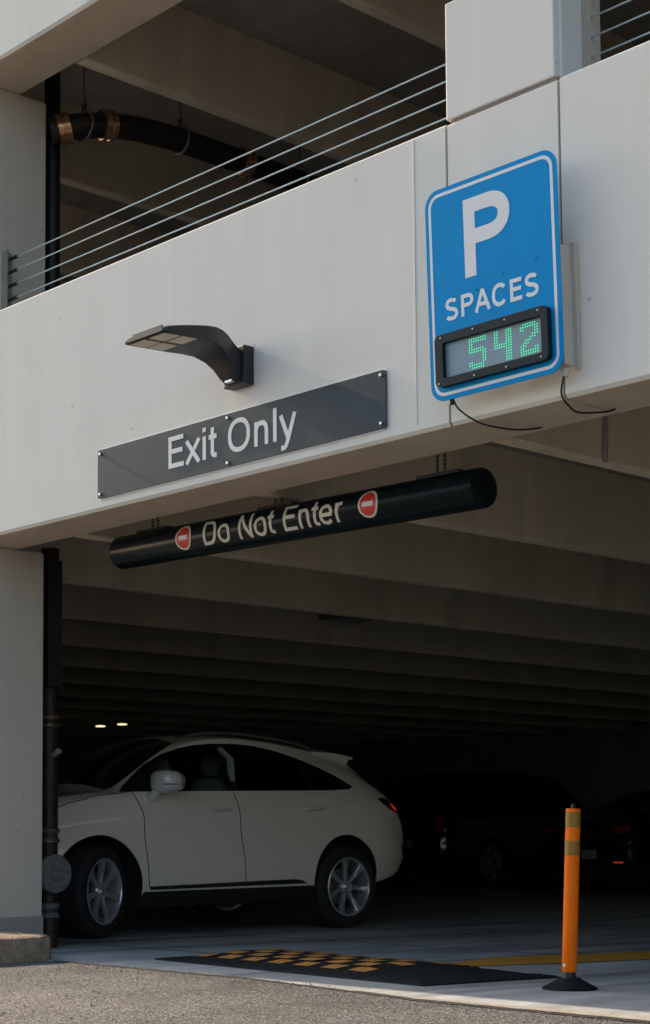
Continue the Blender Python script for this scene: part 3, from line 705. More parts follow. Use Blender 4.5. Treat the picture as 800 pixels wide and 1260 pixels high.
# overhead pipe on the upper level
up = thing('overhead_pipe', 'bronze-brown pipe with couplings hung under the upper ceiling', 'pipe', (-10.0, 7.1, 6.0))
UO = Vector((-10.0, 7.1, 6.0))
path = smooth_path([(-10.14, 6.88, 5.96), (-10.05, 7.02, 6.005), (-10.0, 7.2, 6.05), (-9.98, 7.5, 6.11), (-9.97, 7.9, 6.14)], 6) + [Vector((-9.97, 20.0, 6.15))]
otube('pipe', [p-UO for p in path], .092, M['rust'], up, 20)
for (px, py, pz, dx, dy, dz) in ((-10.09, 6.96, 5.985, .6, .8, .25), (-9.99, 7.27, 6.07, .12, 1, .16), (-9.97, 8.6, 6.145, 0, 1, 0), (-9.97, 10.1, 6.15, 0, 1, 0)):
    d = Vector((dx, dy, dz)).normalized(); c = Vector((px, py, pz))-UO; bm = bmesh.new()
    tube(bm, [c-d*.05, c-d*.045, c-d*.012, c-d*.010, c+d*.010, c+d*.012, c+d*.045, c+d*.05], [.095, .112, .112, .101, .101, .112, .112, .095], 20); fin('coupling', bm, M['coupling'], up, True)
for (px, py, zc) in ((-10.04, 7.10, 6.03), (-9.97, 7.95, 6.14), (-9.97, 9.2, 6.15), (-9.97, 10.6, 6.15)):
    bm = bmesh.new(); lp = [(px-UO.x+.108*math.cos(2*math.pi*k/20), py-UO.y, zc-UO.z+.108*math.sin(2*math.pi*k/20)) for k in range(21)]
    tube(bm, lp, .010, 6, False); tube(bm, [(px-UO.x, py-UO.y, zc-UO.z+.10), (px-UO.x, py-UO.y, .79)], .009, 6); fin('hanger', bm, M['plint'], up, True)
    bm = bmesh.new(); box(bm, px-UO.x-.02, px-UO.x+.02, py-UO.y-.006, py-UO.y+.006, zc-UO.z+.10, zc-UO.z+.17); fin('clevis', bm, M['black'], up)

# ceiling fixtures deep in the garage
fx = thing('ceiling_light', 'unlit dark ceiling light hung among the near beams', 'lamp', (-12.45, 12.1, 2.96))
bm = bmesh.new(); box(bm, -.15, .15, -.26, .26, .03, .10, .02); fin('housing', bm, M['led_trim'], fx)
bm = bmesh.new(); box(bm, -.12, .12, -.22, .22, .008, .029, .006); fin('diffuser', bm, M['clear'], fx)
otube('stem', [(0, 0, .10), (0, 0, .46)], .012, M['galv'], fx, 8)
for i, (x_, y_, lab) in enumerate(((-24.75, 17.9, 'left of the two small lit lamps deep in the garage'), (-24.1, 17.9, 'right of the two small lit lamps deep in the garage'))):
    l_ = thing('lit_ceiling_lamp', lab, 'lamp', (x_, y_, 2.72), 0, 'lit lamps deep in the garage')
    bm = bmesh.new(); box(bm, -.06, .06, -.06, .06, 0, .02); fin('lens', bm, M['lit'], l_)
    bm = bmesh.new(); box(bm, -.12, .12, -.12, .12, .026, .07, .01); fin('housing', bm, M['led_trim'], l_)
    otube('stem', [(0, 0, .07), (0, 0, .70)], .012, M['galv'], l_, 8)

# ------------------------------------------------------------------ speed hump
sh = thing('speed_hump', 'low black rubber speed hump with worn yellow checker patches', 'speed hump', (-6.17, 6.53, .001), math.atan2(-.255, 2.62)); sh.rotation_euler[0] = -.0130
HL, HWD = 2.62, 1.02      # length runs to local -x
def hz(x, y):
    t = max(0, min(1, y/HWD)); base = .055*math.sin(math.pi*t)**.75
    e = min(1, max(0, (-x)/.70)); e2 = min(1, max(0, (HL+x)/.42))
    return .011 + base*min(e, 1)*min(e2, 1)
xs = [0, -.26, -.52, -.78, -1.24, -1.72, -2.20, -2.41, -2.62]
for i in range(len(xs)-1):
    xa, xb = xs[i]-(.002 if i else 0), xs[i+1]+.002
    if i in (1, 2): pass
    bm = bmesh.new(); NX, NY = 4, 14; grid = []
    for a in range(NX+1):
        xx = xa+(xb-xa)*a/NX
        grid.append([bm.verts.new((xx, HWD*b/NY, hz(xx, HWD*b/NY) - (.004 if a in (0, NX) else 0))) for b in range(NY+1)])
    for a in range(NX):
        for b in range(NY): bm.faces.new((grid[a][b], grid[a+1][b], grid[a+1][b+1], grid[a][b+1]))
    rim_ = [g_[0] for g_ in grid] + grid[-1][1:] + [g_[-1] for g_ in grid[-2::-1]] + grid[0][-2:0:-1]
    low_ = [bm.verts.new((v.co.x, v.co.y, -.012)) for v in rim_]
    for k in range(len(rim_)): bm.faces.new((rim_[k-1], rim_[k], low_[k], low_[k-1]))
    fin('rubber_module', bm, M['hump'], sh, True)
pc = 0
for row in range(6):
    for c in range(8):
        x0 = -.60 - c*.262 - (.131 if row % 2 else 0) ; x1 = x0-.146
        if x1 < -2.32: continue
        y0 = .10+row*.138; y1 = y0+.106
        bm = bmesh.new(); n = 3; g2 = []
        jx = [random.uniform(-.006, .006) for _ in range(4)]
        for a in range(n+1):
            g2.append([bm.verts.new((x0+(x1-x0)*a/n+jx[a % 4]*.6, y0+(y1-y0)*b/n, hz(x0+(x1-x0)*a/n, y0+(y1-y0)*b/n)+.0035)) for b in range(n+1)])
        for a in range(n):
            for b in range(n): bm.faces.new((g2[a][b], g2[a+1][b], g2[a+1][b+1], g2[a][b+1]))
        fin('yellow_patch', bm, M['hump_y'], sh)
for bx in (-.1, -.62, -.7, -1.5, -2.3, -2.5):
    for by in (.06, .96):
        bm = bmesh.new(); lathe(bm, [(0, .008), (.014, .007), (.016, 0)], 8, 'z'); o = fin('anchor_bolt', bm, M['black'], sh); o.location = (bx, by, hz(bx, by)-.002)

# ------------------------------------------------------------------ flexible post
po = thing('delineator_post', 'orange flexible post leaning slightly, on a black base', 'bollard', (-5.545, 6.973, floorz(6.97)))
po_dir = Vector((.0, 0, 1))
bm = bmesh.new(); lathe(bm, [(.142, 0), (.140, .012), (.118, .022), (.085, .040), (.062, .052), (.058, .058), (.0, .058)], 20, 'z'); fin('rubber_base', bm, M['hump'], po, True)
bm = bmesh.new(); lathe(bm, [(.035, .055), (.033, .085), (.030, .095), (.030, .11)], 16, 'z'); fin('neck', bm, M['black'], po, True)
up_ = Vector((.050, 0, .93)).normalized()
def lean(bm): 
    q = Vector((0, 0, 1)).rotation_difference(up_)
    bmesh.ops.rotate(bm, verts=bm.verts, cent=(0, 0, .08), matrix=q.to_matrix())
bm = bmesh.new(); lathe(bm, [(.036, .090), (.0385, .094), (.0385, .5), (.0378, .925), (.036, .930), (.0, .932)], 28, 'z'); lean(bm); pbd = fin('post_tube', bm, M['orange'], po, True)
for z0, z1 in ((.835, .912), (.690, .765)):
    bm = bmesh.new(); lathe(bm, [(.0383, z0), (.0395, z0+.0012), (.0395, z1-.0012), (.0383, z1)], 28, 'z'); lean(bm); fin('reflective_band', bm, M['band'], pbd, True)
bm = bmesh.new(); lathe(bm, [(.012, .93), (.012, .945), (.007, .955), (0, .956)], 10, 'z'); lean(bm); fin('top_rivet', bm, M['black'], pbd, True)
bm = bmesh.new(); lathe(bm, [(0, -.042), (.008, -.040), (.009, -.036)], 10); bmesh.ops.translate(bm, verts=bm.verts, vec=(0.0, 0, .125)); fin('pin', bm, M['white_film'], pbd, True)

# ------------------------------------------------------------------ cars
def interp(tab, x):
    n = len(tab)
    if x <= tab[0][0]: return tab[0][1:]
    if x >= tab[-1][0]: return tab[-1][1:]
    for i in range(n-1):
        if tab[i][0] <= x <= tab[i+1][0]: break
    h = tab[i+1][0]-tab[i][0]; t = (x-tab[i][0])/h; out = []
    for c in range(1, len(tab[0])):
        y0, y1 = tab[i][c], tab[i+1][c]; d = (y1-y0)/h
        dm = (y0-tab[i-1][c])/(tab[i][0]-tab[i-1][0]) if i > 0 else d
        dp = (tab[i+2][c]-y1)/(tab[i+2][0]-tab[i+1][0]) if i < n-2 else d
        m0 = 0 if dm*d <= 0 else 2*dm*d/(dm+d); m1 = 0 if dp*d <= 0 else 2*dp*d/(dp+d)
        out.append(y0*(2*t**3-3*t*t+1)+h*m0*(t**3-2*t*t+t)+y1*(-2*t**3+3*t*t)+h*m1*(t**3-t*t))
    return out
def section(tab, x):
    w, zb, zl, wb, ze, we, zt = interp(tab, x)
    z4 = zb+(zl-zb)*.34; z5 = zb+(zl-zb)*.62; z6 = zb+(zl-zb)*.84
    P = [(0, zb), (w*.6, zb), (w-.09, zb+.005), (w-.025, zb+.07), (w+.002, z4), (w-.012, z5), (w-.001, z6), (wb, zl),
         ((wb+we)/2+.012, (zl+ze)/2), (we+.012, ze-.045*min(1, (ze-zl)/.3+.1)), (we-.045, ze+.012*min(1, (ze-zl)/.3+.1)), (we*.5, zt-.012), (0, zt)]
    out = []
    for i in range(len(P)-1):
        a, b, c, d = P[max(i-1, 0)], P[i], P[i+1], P[min(i+2, len(P)-1)]
        for k in range(3):
            t = k/3
            out.append(tuple(.5*((2*b[q]) + (c[q]-a[q])*t + (2*a[q]-5*b[q]+4*c[q]-d[q])*t*t + (3*b[q]-a[q]-3*c[q]+d[q])*t**3) for q in (0, 1)))
    out.append(P[-1]); return out
def loft(tab, n=90):
    x0, x1 = tab[0][0], tab[-1][0]; bm = bmesh.new(); rings = []
    xs = sorted({round(x0+(x1-x0)*k/n, 4) for k in range(n+1)} | {round(t[0], 4) for t in tab})
    for x in xs:
        s = section(tab, x); half = [(y, z) for y, z in s]
        full = [(y, z) for y, z in half] + [(-y, z) for y, z in half[-2:0:-1]]
        rings.append([bm.verts.new((x, y, z)) for y, z in full])
    m_ = len(rings[0])
    for A, B in zip(rings[:-1], rings[1:]):
        for k in range(m_): bm.faces.new((A[k], A[(k+1) % m_], B[(k+1) % m_], B[k]))
    bm.faces.new(rings[0][::-1]); bm.faces.new(rings[-1])
    bmesh.ops.recalc_face_normals(bm, faces=bm.faces)
    return bm
def boolean(ob, cutter):
    md = ob.modifiers.new('b', 'BOOLEAN'); md.operation = 'DIFFERENCE'; md.object = cutter; md.solver = 'EXACT'; md.use_self = False
    dg = bpy.context.evaluated_depsgraph_get(); dg.update()
    me = bpy.data.meshes.new_from_object(ob.evaluated_get(dg)); ob.modifiers.clear(); ob.data = me
    bpy.data.objects.remove(cutter)
class Car:
    def __init__(s, name, label, cat, loc, flip, tab, paint, group=None):
        s.root = thing(name, label, cat, loc, R(90) if not flip else R(-90), group)
        s.tab = tab
        bm = loft(tab); s.bvh = BVHTree.FromBMesh(bm)
        s.body = fin('body', bm, paint, s.root, False, [paint, M['well'], M['inner']])
        s.body.data.polygons.foreach_set('use_smooth', [True]*len(s.body.data.polygons))
        s.paint = paint
    def cut(s, build, mi):
        bm = bmesh.new(); build(bm); bmesh.ops.recalc_face_normals(bm, faces=bm.faces)
        for f_ in bm.faces: f_.material_index = 0
        me = bpy.data.meshes.new('cut'); bm.to_mesh(me); bm.free(); me.materials.append([M['well'], M['inner']][mi])
        c = bpy.data.objects.new('cut', me); COL.objects.link(c); c.parent = s.root; bpy.context.view_layer.update()
        boolean(s.body, c)
    def finish(s):
        try: s.body.data.set_sharp_from_angle(angle=R(32))
        except Exception: pass
    def hit(s, a, b, mode):
        if mode == 'R': o, d = Vector((a, -2, b)), Vector((0, 1, 0))       # side at -y
        elif mode == 'L': o, d = Vector((a, 2, b)), Vector((0, -1, 0))
        elif mode == 'B': o, d = Vector((8, a, b)), Vector((-1, 0, 0))
        elif mode == 'F': o, d = Vector((-3, a, b)), Vector((1, 0, 0))
        else: o, d = Vector((a, b, 5)), Vector((0, 0, -1))
        h = s.bvh.ray_cast(o, d)
        return (h[0], h[1], d) if h[0] is not None else (None, None, d)
    def patch(s, name, poly, mode, off, m, step=.06, parent=None, label=None, thick=0.0):
        bm = bmesh.new(); f_ = bm.faces.new([bm.verts.new((p[0], p[1], 0)) for p in poly])
        xs = [p[0] for p in poly]; ys = [p[1] for p in poly]
        for axis, lo, hi in ((0, min(xs), max(xs)), (1, min(ys), max(ys))):
            k = lo+step
            while k < hi:
                co = Vector((k, 0, 0)) if axis == 0 else Vector((0, k, 0)); no = Vector((1, 0, 0)) if axis == 0 else Vector((0, 1, 0))
                bmesh.ops.bisect_plane(bm, geom=bm.verts[:]+bm.edges[:]+bm.faces[:], plane_co=co, plane_no=no); k += step
        last = None
        for v in bm.verts:
            p, n, d = s.hit(v.co.x, v.co.y, mode)
            if p is None: p, n = (last if last else (Vector((v.co.x, 0, v.co.y)), -d))
            else: last = (p, n)
            v.co = p - d*off
        if thick > 0:
            g_ = bmesh.ops.extrude_face_region(bm, geom=bm.faces[:])
            for v in g_['geom']:
                if isinstance(v, bmesh.types.BMVert): v.co -= s_dir(mode)*-thick
        o = fin(name, bm, m, parent or s.root, True)
        if label: o['label'] = label
        return o
def s_dir(mode): return {'R': Vector((0, 1, 0)), 'L': Vector((0, -1, 0)), 'B': Vector((-1, 0, 0)), 'F': Vector((1, 0, 0)), 'T': Vector((0, 0, -1))}[mode]

def wheel(root, x, y, steer=0.0, rad=.372, rimr=.262, nsp=7, side=-1, rot=0.0, hi=True):
    w = bpy.data.objects.new('wheel', None); COL.objects.link(w); w.parent = root; w.location = (x, y, rad); w.rotation_euler = (0, 0, steer + (math.pi if side > 0 else 0)); w.empty_display_size = .1
    seg = 56 if hi else 28; wt = .118
    bm = bmesh.new()
    lathe(bm, [(rimr, -wt+.014), (rimr+.02, -wt+.002), (rimr+.055, -wt-.002), (rad-.028, -wt+.010), (rad-.006, -wt+.030), (rad, -wt+.05), (rad, -.06), (rad-.008, -.057), (rad-.008, -.047), (rad, -.044), (rad, -.008), (rad-.008, -.005), (rad-.008, .005), (rad, .008), (rad, .05), (rad-.006, wt-.03), (rad-.028, wt-.01), (rimr+.02, wt), (rimr, wt-.014)], seg, 'y', True)
    fin('tyre', bm, M['rubber'], w, True)
    bm = bmesh.new()
    lathe(bm, [(rimr+.004, -wt+.004), (rimr-.010, -wt+.001), (rimr-.016, -wt+.010), (rimr-.020, -.06), (rimr-.035, .02), (rimr-.03, wt-.02), (rimr+.002, wt-.016)], seg, 'y', caps=False); 
    fin('rim', bm, M['rim'], w, True)
    bm = bmesh.new(); lathe(bm, [(0, .035), (.16, .035), (.165, .03), (.165, .015), (.07, .012), (.07, -.03), (0, -.03)], 32, 'y'); fin('brake_disc', bm, M['grey_pipe'], w, True)
    bm = bmesh.new(); lathe(bm, [(0, -wt+.018), (.030, -wt+.018), (.034, -wt+.024), (.062, -wt+.034), (.070, -wt+.050), (.060, -.03), (0, -.03)], 28, 'y'); fin('hub', bm, M['rim'], w, True)
    for k in range(nsp):
        a = 2*math.pi*k/nsp+rot; bm = bmesh.new(); rows = []
        for (rr, hw, yf) in ((.050, .021, -wt+.036), (.11, .019, -wt+.030), (.17, .022, -wt+.022), (.215, .030, -wt+.014), (rimr-.010, .043, -wt+.010)):
            rows.append([bm.verts.new((rr, yf+.034, -hw*1.1)), bm.verts.new((rr, yf+.006, -hw)), bm.verts.new((rr, yf, -hw*.35)), bm.verts.new((rr, yf+.003, 0)), bm.verts.new((rr, yf, hw*.35)), bm.verts.new((rr, yf+.006, hw)), bm.verts.new((rr, yf+.034, hw*1.1))])
        for A, B in zip(rows[:-1], rows[1:]):
            for q in range(6): bm.faces.new((A[q], A[q+1], B[q+1], B[q]))
            bm.faces.new((A[6], A[0], B[0], B[6]))
        bm.faces.new(rows[0]); bm.faces.new(rows[-1][::-1])
        bmesh.ops.rotate(bm, verts=bm.verts, cent=(0, 0, 0), matrix=Matrix.Rotation(a, 3, 'Y')); fin('spoke', bm, M['rim'], w, True)
    return w

# ---- white crossover: local x runs from front bumper to tail, y>0 is ... world -x after +90 deg turn
#            x     w    zb    zl    wb    ze    we    zt
TAB_W = [(0.00, .50, .30, .50, .48, .60, .44, .64),
         (0.10, .70, .24, .72, .67, .84, .62, .90),
         (0.30, .83, .21, .88, .79, .99, .73, 1.04),
         (0.60, .905, .20, 1.02, .86, 1.085, .78, 1.125),
         (0.95, .935, .20, 1.09, .885, 1.135, .80, 1.165),
         (1.22, .942, .20, 1.115, .892, 1.165, .79, 1.255),
         (1.42, .942, .20, 1.13, .892, 1.265, .745, 1.385),
         (1.70, .942, .20, 1.138, .890, 1.425, .700, 1.535),
         (1.98, .942, .20, 1.143, .888, 1.555, .665, 1.635),
         (2.25, .942, .20, 1.147, .886, 1.612, .650, 1.675),
         (2.60, .942, .20, 1.153, .885, 1.632, .645, 1.690),
         (3.00, .942, .20, 1.160, .884, 1.610, .640, 1.680),
         (3.40, .942, .20, 1.168, .884, 1.565, .630, 1.650),
         (3.75, .938, .21, 1.180, .876, 1.515, .620, 1.610),
         (3.98, .930, .26, 1.180, .862, 1.465, .610, 1.575),
         (4.14, .918, .33, 1.170, .842, 1.385, .605, 1.470),
         (4.32, .885, .36, 1.145, .800, 1.270, .600, 1.330),
         (4.46, .835, .385, 1.090, .740, 1.160, .590, 1.200),
         (4.56, .785, .42, .980, .690, 1.040, .570, 1.080),
         (4.65, .720, .45, .800, .640, .870, .540, .900),
         (4.70, .650, .48, .680, .600, .720, .52, .74)]
CX, CY = -11.985, 7.03
wc = Car('white_car', 'pearl white crossover parked nose out just inside the garage', 'car', (CX, CY, 0), False, TAB_W, M['car_paint'])
# root rotated +90: local x -> world y, local y -> world -x ; the side facing the camera is local -y
def arches(bm, spec, both=True):
    for cx, cz, rr in spec:
        for sgn in (-1, 1):
            A = []; B = []
            pts = [(cx+rr*math.cos(2*math.pi*k/48), cz+rr*math.sin(2*math.pi*k/48)) for k in range(48)]
            prism(bm, pts, 'y', sgn*.58, sgn*1.2)
def bake(c):
    bpy.context.view_layer.update()
bake(wc)
wc.cut(lambda bm: arches(bm, ((.965, .375, .432), (3.705, .375, .418))), 0)
DLO = [(1.235, 1.150), (1.42, 1.268), (1.60, 1.385), (1.78, 1.475), (1.95, 1.530), (2.12, 1.562), (2.35, 1.583), (2.62, 1.588), (2.82, 1.575), (3.05, 1.540), (3.30, 1.480), (3.55, 1.390), (3.72, 1.312), (3.855, 1.232), (3.86, 1.222), (3.80, 1.200), (3.55, 1.187), (3.0, 1.178), (2.0, 1.163)]
def dlo_cut(bm): prism(bm, DLO, 'y', -1.3, 1.3)
wc.cut(dlo_cut, 1)
def slots(bm):
    def slot(path, w_=.0045):
        L_, Rr = [], []
        P = [Vector(p) for p in path]
        for i, p in enumerate(P):
            d = (P[min(i+1, len(P)-1)]-P[max(i-1, 0)]).normalized(); n_ = Vector((-d.y, d.x)); L_.append(p+n_*w_); Rr.append(p-n_*w_)
        prism(bm, [tuple(p) for p in L_+Rr[::-1]], 'y', -1.2, -.865 + 0)
    slot([(1.325, 1.14), (1.395, .95), (1.43, .62), (1.455, .37)])
    slot([(2.40, 1.15), (2.43, .9), (2.475, .60), (2.49, .37)])
    slot([(3.40, .90), (3.43, 1.0), (3.48, 1.165)]) if False else None
wc.cut(slots, 0)
def slot_patch(path, w_=.004):
    L_, Rr = [], []; P = [Vector(p) for p in path]
    for i, p in enumerate(P):
        d = (P[min(i+1, len(P)-1)]-P[max(i-1, 0)]).normalized(); n_ = Vector((-d.y, d.x)); L_.append(tuple(p+n_*w_)); Rr.append(tuple(p-n_*w_))
    return L_+Rr[::-1]
for p_ in wc.body.data.polygons:
    if p_.center.z < .315 and .9 < p_.center.x < 4.15: p_.material_index = 1
wc.finish()
wc.patch('hood_seam', slot_patch([(.45, .96), (.70, 1.055), (.95, 1.105), (1.18, 1.135)]), 'R', .0008, M['black'])
# glass
def clip(poly, xa, xb):
    def cut(P, x, keep):
        out = []
        for i in range(len(P)):
            a, b = P[i], P[(i+1) % len(P)]; ia, ib = (a[0] >= x) == keep, (b[0] >= x) == keep
            if ia: out.append(a)
            if ia != ib: t = (x-a[0])/(b[0]-a[0]); out.append((x, a[1]+(b[1]-a[1])*t))
        return out
    return cut(cut(poly, xa, True), xb, False)
for mode in ('R', 'L'):
    wc.patch('front_window', clip(DLO, 1.56, 2.385), mode, -.012, M['glass'])
    wc.patch('rear_window', clip(DLO, 2.465, 3.30), mode, -.012, M['glass_dark'])
    wc.patch('quarter_window', clip(DLO, 3.335, 3.9), mode, -.012, M['glass_dark'])
    wc.patch('sail_panel', clip(DLO, 1.2, 1.555), mode, -.006, M['black'])
    wc.patch('door_pillar', clip(DLO, 2.386, 2.464), mode, -.006, M['black'])
    wc.patch('door_pillar', clip(DLO, 3.301, 3.334), mode, -.006, M['black'])
# windscreen and rear glass follow the body loft
def surf_patch(car, name, x0, x1, y0, y1, off, m, nx=12, ny=14, yfun=None):
    bm = bmesh.new(); g_ = []
    for a in range(nx+1):
        x = x0+(x1-x0)*a/nx; row = []
        k = yfun(x) if yfun else 1
        for b in range(ny+1):
            y = (y0+(y1-y0)*b/ny)*k; p, n, d = car.hit(x, y, 'T'); row.append(bm.verts.new(p+n*off))
        g_.append(row)
    for a in range(nx):
        for b in range(ny): bm.faces.new((g_[a][b], g_[a+1][b], g_[a+1][b+1], g_[a][b+1]))
    return fin(name, bm, m, car.root, True)
surf_patch(wc, 'windscreen', 1.16, 1.98, -1, 1, .004, M['glass_black'], yfun=lambda x: .715-(x-1.16)*.15)
surf_patch(wc, 'rear_screen', 4.03, 4.40, -1, 1, .004, M['glass_black'], yfun=lambda x: .56)
def superell(bm, c, rx, ry, rz, e=2.6, nu=20, nv=12):
    rings_ = []
    def sp_(v, p): return math.copysign(abs(v)**p, v)
    for i in range(nv+1):
        ph = -math.pi/2+math.pi*i/nv; ring_ = []
        for k in range(nu):
            th = 2*math.pi*k/nu; cp = sp_(math.cos(ph), 2/e)
            ring_.append(bm.verts.new((c[0]+rx*cp*sp_(math.cos(th), 2/e), c[1]+ry*cp*sp_(math.sin(th), 2/e), c[2]+rz*sp_(math.sin(ph), 2/e))))
        rings_.append(ring_)
    for A, B in zip(rings_[:-1], rings_[1:]):
        for k in range(nu): bm.faces.new((A[k], A[(k+1) % nu], B[(k+1) % nu], B[k]))
    bmesh.ops.remove_doubles(bm, verts=bm.verts, dist=1e-5)
# seats and inner pillar
for sx, lab in ((2.50, 'front'), (3.30, 'rear')):
    for yy in (-.38, .38):
        st = bpy.data.objects.new('car_seat', None); COL.objects.link(st); st.parent = wc.root; st.location = (sx, yy, 1.0); st.empty_display_size = .1
        bm = bmesh.new(); superell(bm, (.05, 0, .10), .075, .24, .20, 3.2, 16, 8); fin('seat_back', bm, M['seat'], st, True)
        bm = bmesh.new(); superell(bm, (.08, 0, .40), .055, .125, .095, 3.0, 16, 8); fin('headrest', bm, M['seat'], st, True)
bm = bmesh.new(); prism(bm, [(2.42, 1.15), (2.47, 1.15), (2.44, 1.45), (2.30, 1.545), (2.28, 1.52), (2.39, 1.44)], 'y', -.835, -.80); fin('belt_pillar', bm, M['trim'], wc.root)
bm = bmesh.new(); tube(bm, smooth_path([(1.52+.02*0+0*math.cos(t_), -.38+.17*math.cos(t_), 1.17+.17*math.sin(t_)+0) for t_ in [2*math.pi*k/16 for k in range(17)]], 2), .014, 8, False)
fin('steering_wheel', bm, M['black'], wc.root, True)
# mirror
for sgn in (-1, 1):
    mr_ = bpy.data.objects.new('side_mirror', None); COL.objects.link(mr_); mr_.parent = wc.root; mr_.location = (1.56, sgn*1.035, 1.235); mr_.scale = (1.15, 1.1, 1.12); mr_.empty_display_size = .1
    bm = bmesh.new(); superell(bm, (0, 0, 0), .085, .125, .082, 2.8)
    for v in bm.verts:
        if v.co.x < 0: v.co.z -= .25*v.co.x*(-1 if v.co.z < 0 else 1)*.4; v.co.x *= 1.25
    fin('mirror_cap', bm, M['mirror_paint'], mr_, True)
    bm = bmesh.new(); tube(bm, [(-.03, -sgn*.05, -.04), (-.06, -sgn*.09, -.11), (-.07, -sgn*.155, -.135)], [.040, .033, .045], 12); fin('mirror_arm', bm, M['mirror_paint'], mr_, True)
    bm = bmesh.new(); superell(bm, (-.02, sgn*.085, -.024), .088, .043, .006, 2.2, 14, 6); fin('signal_lamp', bm, M['black'], mr_, True)
    bm = bmesh.new(); superell(bm, (.0845, 0, .0), .006, .105, .066, 3, 14, 6); fin('mirror_glass', bm, M['chrome'], mr_, True)
# door handles
for hx, hz_ in ((2.21, 1.005), (3.30, 1.020)):
    bm = bmesh.new(); p, n_, d = wc.hit(hx, hz_, 'R')
    tube(bm, smooth_path([(hx-.10, p.y+.012, hz_-.004), (hx-.09, p.y-.022, hz_), (hx, p.y-.034, hz_+.004), (hx+.09, p.y-.022, hz_+.004), (hx+.10, p.y+.012, hz_+.004)], 4), .013, 8)
    fin('door_handle', bm, M['mirror_paint'], wc.root, True)
# sill moulding, lower cladding
wc.patch('sill_moulding', [(1.455, .380), (2.05, .388), (2.60, .396), (3.05, .402), (3.14, .390), (3.20, .362), (2.8, .360), (1.46, .352)], 'R', .010, M['black'])
wc.patch('lower_sill', [(1.39, .335), (2.3, .338), (3.29, .340), (3.31, .215), (1.36, .215)], 'R', .004, M['black'])
# tail lamp
wc.patch('tail_lamp', [(4.14, 1.118), (4.22, 1.130), (4.36, 1.105), (4.50, 1.035), (4.53, .985), (4.42, .985), (4.30, 1.020), (4.20, 1.075)], 'R', .005, M['glass_black'], step=.03)
wc.patch('tail_lamp_lens', [(4.34, 1.085), (4.44, 1.050), (4.49, 1.020), (4.44, 1.0), (4.36, 1.03)], 'R', .009, M['tail_lit'], step=.03)
bm = bmesh.new(); tp, bt = [], []
for a in range(13):
    x_ = 3.55+.545*a/12; rt, rb = [], []
    for b in range(17):
        y_ = (-.625+1.25*b/16)*(1-.03*a/12); q = 1-(y_/.625)**2
        p3, _, _ = wc.hit(3.55, y_*.97, 'T'); tipz = 1.505+.055*q; t = a/12; px_ = x_ + .03*q*t
        p4, _, _ = wc.hit(x_, y_*.97, 'T'); zt_ = max(p4.z+.003, (p3.z)*(1-t)+tipz*t + .012*math.sin(math.pi*t))
        rt.append(bm.verts.new((px_, y_, zt_))); rb.append(bm.verts.new((px_, y_, min(zt_-.012, max(p4.z-.02, zt_-.10)) if a < 11 else zt_-.022)))
    tp.append(rt); bt.append(rb)
for a in range(12):
    for b in range(16): bm.faces.new((tp[a][b], tp[a+1][b], tp[a+1][b+1], tp[a][b+1])); bm.faces.new((bt[a][b], bt[a][b+1], bt[a+1][b+1], bt[a+1][b]))
    for b in (0, 16): bm.faces.new((tp[a][b], tp[a+1][b], bt[a+1][b], bt[a][b]))
for b in range(16): bm.faces.new((tp[12][b], tp[12][b+1], bt[12][b+1], bt[12][b]))
fin('spoiler', bm, M['car_paint'], wc.root, True)
# roof rails
for sgn in (-1, 1):
    pts = []
    for x_ in [1.95+.1*k for k in range(18)]:
        p, n_, d = wc.hit(x_, sgn*.585, 'T'); e_ = min(1, (x_-1.95)/.2, (3.65-x_)/.2+.02); pts.append((x_, sgn*.585, p.z+.004+.035*max(0, e_)))
    otube('roof_rail', pts, .013, M['black'] if sgn > 0 else M['grey_pipe'], wc.root, 8)
# arch trim: subtle lip
for cx, rr in ((.965, .432), (3.705, .418)):
    pts = []
    for k in range(0, 33):
        a = R(-8+196*k/32); x_, z_ = cx+rr*math.cos(a), .375+rr*math.sin(a); p, n_, d = wc.hit(x_, z_, 'R')
        if p: pts.append((x_, p.y+.004, z_))
    otube('arch_lip', pts, .008, M['car_paint'], wc.root, 6)
for w_, dz_ in ((wheel(wc.root, .965, -.835, steer=R(22), rot=.25), -.0195), (wheel(wc.root, 3.705, -.838, rot=.12), -.055), (wheel(wc.root, .965, .835, steer=R(22), side=1), -.0195), (wheel(wc.root, 3.705, .838, side=1), -.055)): w_.location.z += dz_
# underbody
bm = bmesh.new(); box(bm, .3, 4.4, -.55, .55, .19, .45, .03); fin('underbody', bm, M['well'], wc.root)

# ---- dark vehicles parked at the back, tails toward the opening
def scaled(tab, sx, sy, sz): return [(a*sx, b*sy, c*sz, d*sz, e*sy, f_*sz, g_*sy, h*sz) for a, b, c, d, e, f_, g_, h in tab]
TAB_B = [(0.00, .62, .34, .75, .60, .84, .56, .90), (.15, .86, .28, .92, .84, 1.0, .78, 1.05), (.6, .96, .25, 1.06, .93, 1.12, .86, 1.17), (1.25, .99, .25, 1.14, .95, 1.18, .88, 1.25),
         (1.45, .99, .25, 1.16, .95, 1.30, .84, 1.42), (1.95, .99, .25, 1.18, .95, 1.66, .76, 1.74), (2.3, .99, .25, 1.19, .95, 1.78, .74, 1.85), (3.2, .99, .25, 1.20, .95, 1.81, .73, 1.88),
         (4.3, .99, .26, 1.21, .94, 1.79, .72, 1.86), (4.75, .975, .28, 1.20, .92, 1.72, .70, 1.78), (4.90, .96, .32, 1.16, .90, 1.50, .68, 1.56), (5.0, .93, .38, 1.05, .87, 1.20, .66, 1.25), (5.06, .86, .45, .90, .80, .98, .62, 1.0)]
